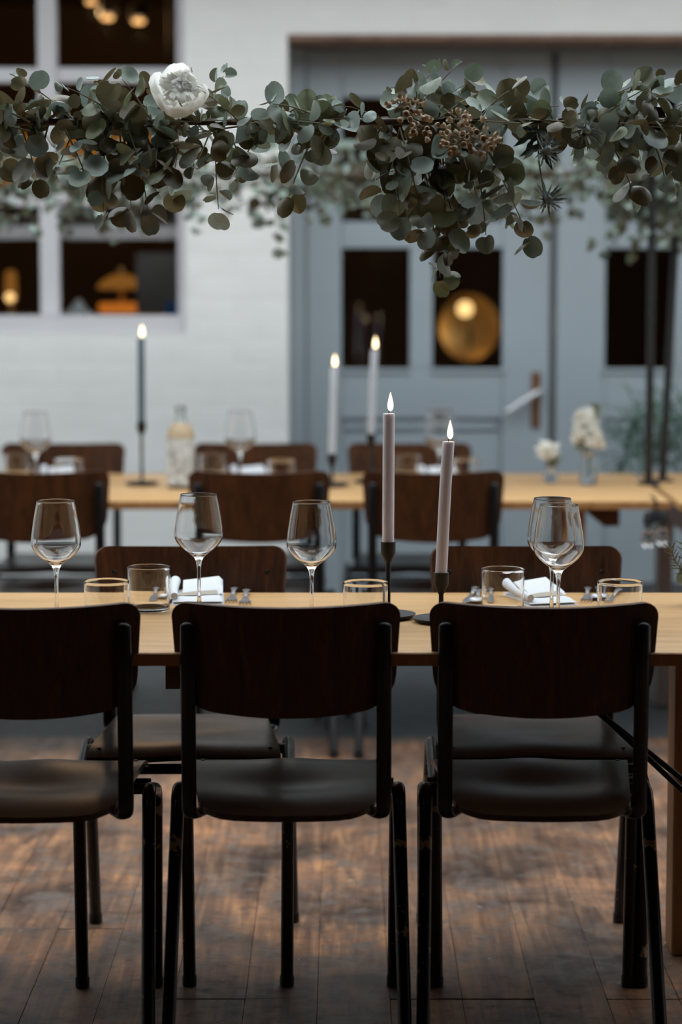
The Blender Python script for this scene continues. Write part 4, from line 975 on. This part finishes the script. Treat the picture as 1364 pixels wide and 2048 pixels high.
for k in range(5):
    o = bpy.data.objects.new('leaf', LEAVES['leaf'][k]); link(o, t); od = Vector((rr.uniform(.2, 1), rr.uniform(-.5, .5), rr.uniform(.2, .8)))
    o.matrix_local = Matrix.Translation(Vector((0.0, 0, 0.055))) @ ortho(od, Vector((0.2, -1, .4))).to_4x4() @ Matrix.Scale(0.035, 4)
pv = bud_vase(1176, 970, 0.098, 0.026, 'taller glass bottle vase holding a white stock flower')
t = thing('stock_flower', (pv.x, pv.y, TZ + 0.008), 'tall fluffy white stock flower in the taller vase', 'flower')
MB().tube([(0, 0, 0), (0.001, 0, 0.09), (-0.012, 0, 0.20)], 0.0022, 8).build('stem', M['green'], t)
bp = [petal_mesh('petal', 0.020, 0.011, 0.5, 0.002, M['petal'], rr) for _ in range(2)]
bm_ = MB()
for k in range(9):
    a = k * 2.39996; tl = 0.1 + 1.1 * k / 9; rad = Vector((math.cos(a), math.sin(a), 0)); od = rad * math.cos(tl) + Vector((0, 0, math.sin(tl))); n = Vector((0, 0, math.cos(tl))) - rad * math.sin(tl)
    mt = ortho(od, n); me = bp[k % 2]; bm_.add([mt @ vv.co for vv in me.vertices], [tuple(f.vertices) for f in me.polygons])
bloom_me = bm_.mesh('bloom', M['petal'], 180)
for k in range(22):
    a = k * 2.39996; f_ = k / 21; rad = Vector((math.cos(a), math.sin(a), 0)); rw = 0.024 * (1 - 0.6 * f_ ** 1.5)
    o = bpy.data.objects.new('bloom', bloom_me); link(o, t); ax_ = rad + Vector((0, 0, 0.25 + f_))
    o.matrix_local = Matrix.Translation(Vector((-0.002 - 0.010 * f_, 0, 0.108 + 0.092 * f_)) + rad * rw * 0.55) @ ortho(ax_.orthogonal(), ax_).to_4x4() @ Matrix.Scale(1.0 - 0.25 * f_, 4)
for k in range(6):
    o = bpy.data.objects.new('leaf', LEAVES['leaf'][k]); link(o, t); od = Vector((rr.uniform(-1, 1), rr.uniform(-.3, .3), rr.uniform(0.1, .8)))
    o.matrix_local = Matrix.Translation(Vector((0.0, 0.012, 0.10 + 0.02 * k))) @ ortho(od, Vector((0.2, -1, .4))).to_4x4() @ Matrix.Scale(0.042, 4)

# ------------------------------------------------------------------ string light bulbs hanging at the back table corner
ye = yf2 + 0.02
t = thing('string_light', (PZ(1312, 1003, TZ).x, yf2 - 0.012, TZ - 0.03), 'black cable with clear glass bulbs hanging below the back table corner', 'string light')
cx0 = t.location.x
def rel(px, py): return P(px, py, yf2 - 0.02) - t.location
MB().tube([Vector((0.0, 0.10, 0.036)), Vector((0.0, 0.02, 0.036)), Vector((0.0, -0.010, 0.030)), rel(1311, 1015), rel(1310, 1040)], 0.0032, 8).build('cable', M['rubber'], t)
for px, py in ((1296, 1034), (1325, 1030)):
    MB().tube([rel(1311, 1026), rel((1311 + px) / 2, 1022), rel(px, py - 6), rel(px, py)], 0.003, 8).build('cable', M['rubber'], t)
    s_ = MB().lathe([(0, 0.014), (0.008, 0.014), (0.0125, 0.006), (0.0135, -0.020), (0.011, -0.022), (0, -0.022)], 18, rel(px, py)).build('socket', M['rubber'], t)
    c_ = rel(px, py) + Vector((0, 0, -0.022))
    bz_ = [(0.0085, 0.0), (0.010, -0.012), (0.016, -0.026), (0.0195, -0.042), (0.0165, -0.057), (0.008, -0.065), (0, -0.067)]
    MB().lathe([(0, 0.0)] + bz_ + [(r_ * 0.93, z_ + 0.0012) for r_, z_ in bz_[-2:0:-1]] + [(0.0, -0.002)], 24, c_).build('bulb', M['glass'], t, 60)
    MB().tube([c_ + Vector((0, 0, -0.002)), c_ + Vector((0, 0, -0.034))], 0.003, 8).build('filament_post', M['rubber'], t)
MB().lathe([(0, 0.012), (0.010, 0.012), (0.013, 0.0), (0.013, -0.02), (0, -0.02)], 16, rel(1311, 1030)).build('socket', M['rubber'], t)

# ------------------------------------------------------------------ herb sprig in a glass at the right edge of the near table
p = PZ(1392, 1210, TZ)
t = thing('herb_vase', (p.x, p.y, TZ), 'small glass vase at the right picture edge', 'vase')
MB().lathe([(0, 0), (0.024, 0), (0.026, 0.004), (0.026, 0.05), (0.016, 0.066), (0.018, 0.075), (0.0165, 0.075), (0.0145, 0.066), (0.0240, 0.049), (0.0240, 0.007), (0, 0.006)], 28).build('vase_body', M['glass'], t, 60)
t = thing('rosemary_sprig', (p.x, p.y, TZ + 0.009), 'rosemary sprig with small round leaves leaning in at the right edge', 'herb')
rr = random.Random(14); needle = spike_mesh(0.022, 0.0012, 'needle', M['herb'])
def sprig(path, n):
    path = [Vector(q) for q in path]; MB().tube(path, 0.0013, 6).build('stem', M['stem'], t)
    for k in range(n):
        f_ = 0.35 + 0.65 * k / (n - 1); x = f_ * (len(path) - 1); i = min(int(x), len(path) - 2); q = path[i].lerp(path[i + 1], x - i); tg = (path[i + 1] - path[i]).normalized()
        u = tg.orthogonal().normalized(); a = k * 2.39996; od = (u * math.cos(a) + tg.cross(u) * math.sin(a)) + tg * 0.8
        o = bpy.data.objects.new('needle', needle); link(o, t); o.matrix_local = Matrix.Translation(q) @ ortho(od, tg).to_4x4() @ Matrix.Scale(rr.uniform(0.8, 1.2), 4)
def relh(px, py, d): return P(px, py, d) - t.location
dd = p.y
sprig([(0, 0, 0), (-0.005, 0, 0.06), relh(1372, 1150, dd), relh(1352, 1125, dd), relh(1340, 1095, dd)], 34)
sprig([(0.003, 0, 0), (0.0, 0.004, 0.06), relh(1382, 1140, dd), relh(1372, 1110, dd), relh(1366, 1085, dd)], 30)
for px, py, sz in ((1360, 1150, .03), (1357, 1168, .03), (1372, 1158, .034), (1380, 1130, .03)):
    o = bpy.data.objects.new('leaf', LEAVES['leaf'][0]); link(o, t); e = relh(px, py, dd); b0 = Vector((0, 0, 0.075))
    od = (e - b0).normalized(); o.matrix_local = Matrix.Translation(e - od * sz) @ ortho(od, Vector((0, -0.7, 0.7))).to_4x4() @ Matrix.Scale(sz, 4)

# ------------------------------------------------------------------ potted palm by the door
px_, py_ = P(1330, 900, 8.12).x, 8.12
t = thing('potted_palm', (px_, py_, 0), 'green potted palm with arching fronds standing by the right door', 'plant')
MB().lathe([(0, 0), (0.11, 0), (0.15, 0.26), (0.152, 0.28), (0.14, 0.28), (0.138, 0.25), (0, 0.25)], 28).build('pot', M['pot'], t)
rr = random.Random(41); lf = spike_mesh(0.15, 0.006, 'leaflet', M['green'])
for k, (ex, ey) in enumerate(((1240, 930), (1262, 850), (1300, 815), (1345, 820), (1390, 840), (1430, 890), (1275, 900), (1250, 880), (1330, 870), (1400, 930))):
    e = P(ex, ey, py_ + rr.uniform(-.12, .1)) - Vector((px_, py_, 0)); mid = Vector((e.x * 0.45, e.y * 0.5, max(e.z + 0.16, 0.66))); a = Vector((0, 0, 0.24)); path = []
    for i in range(13):
        f_ = i / 12; path.append(a.lerp(mid, f_).lerp(mid.lerp(e, f_), f_))
    MB().tube(path, [0.004 - 0.003 * i / 12 for i in range(13)], 6).build('frond_stem', M['green'], t)
    for i in range(5, 13):
        tg = (path[i] - path[i - 1]).normalized()
        for s in (-1, 1):
            od = tg * 0.8 + tg.cross(Vector((0, -0.5, 1)).normalized()).normalized() * s * 0.8 + Vector((0, 0, -0.35)); o = bpy.data.objects.new('leaflet', lf); link(o, t)
            o.matrix_local = Matrix.Translation(path[i]) @ ortho(od, Vector((0, -0.4, 1))).to_4x4() @ Matrix.Scale(rr.uniform(0.8, 1.2), 4)
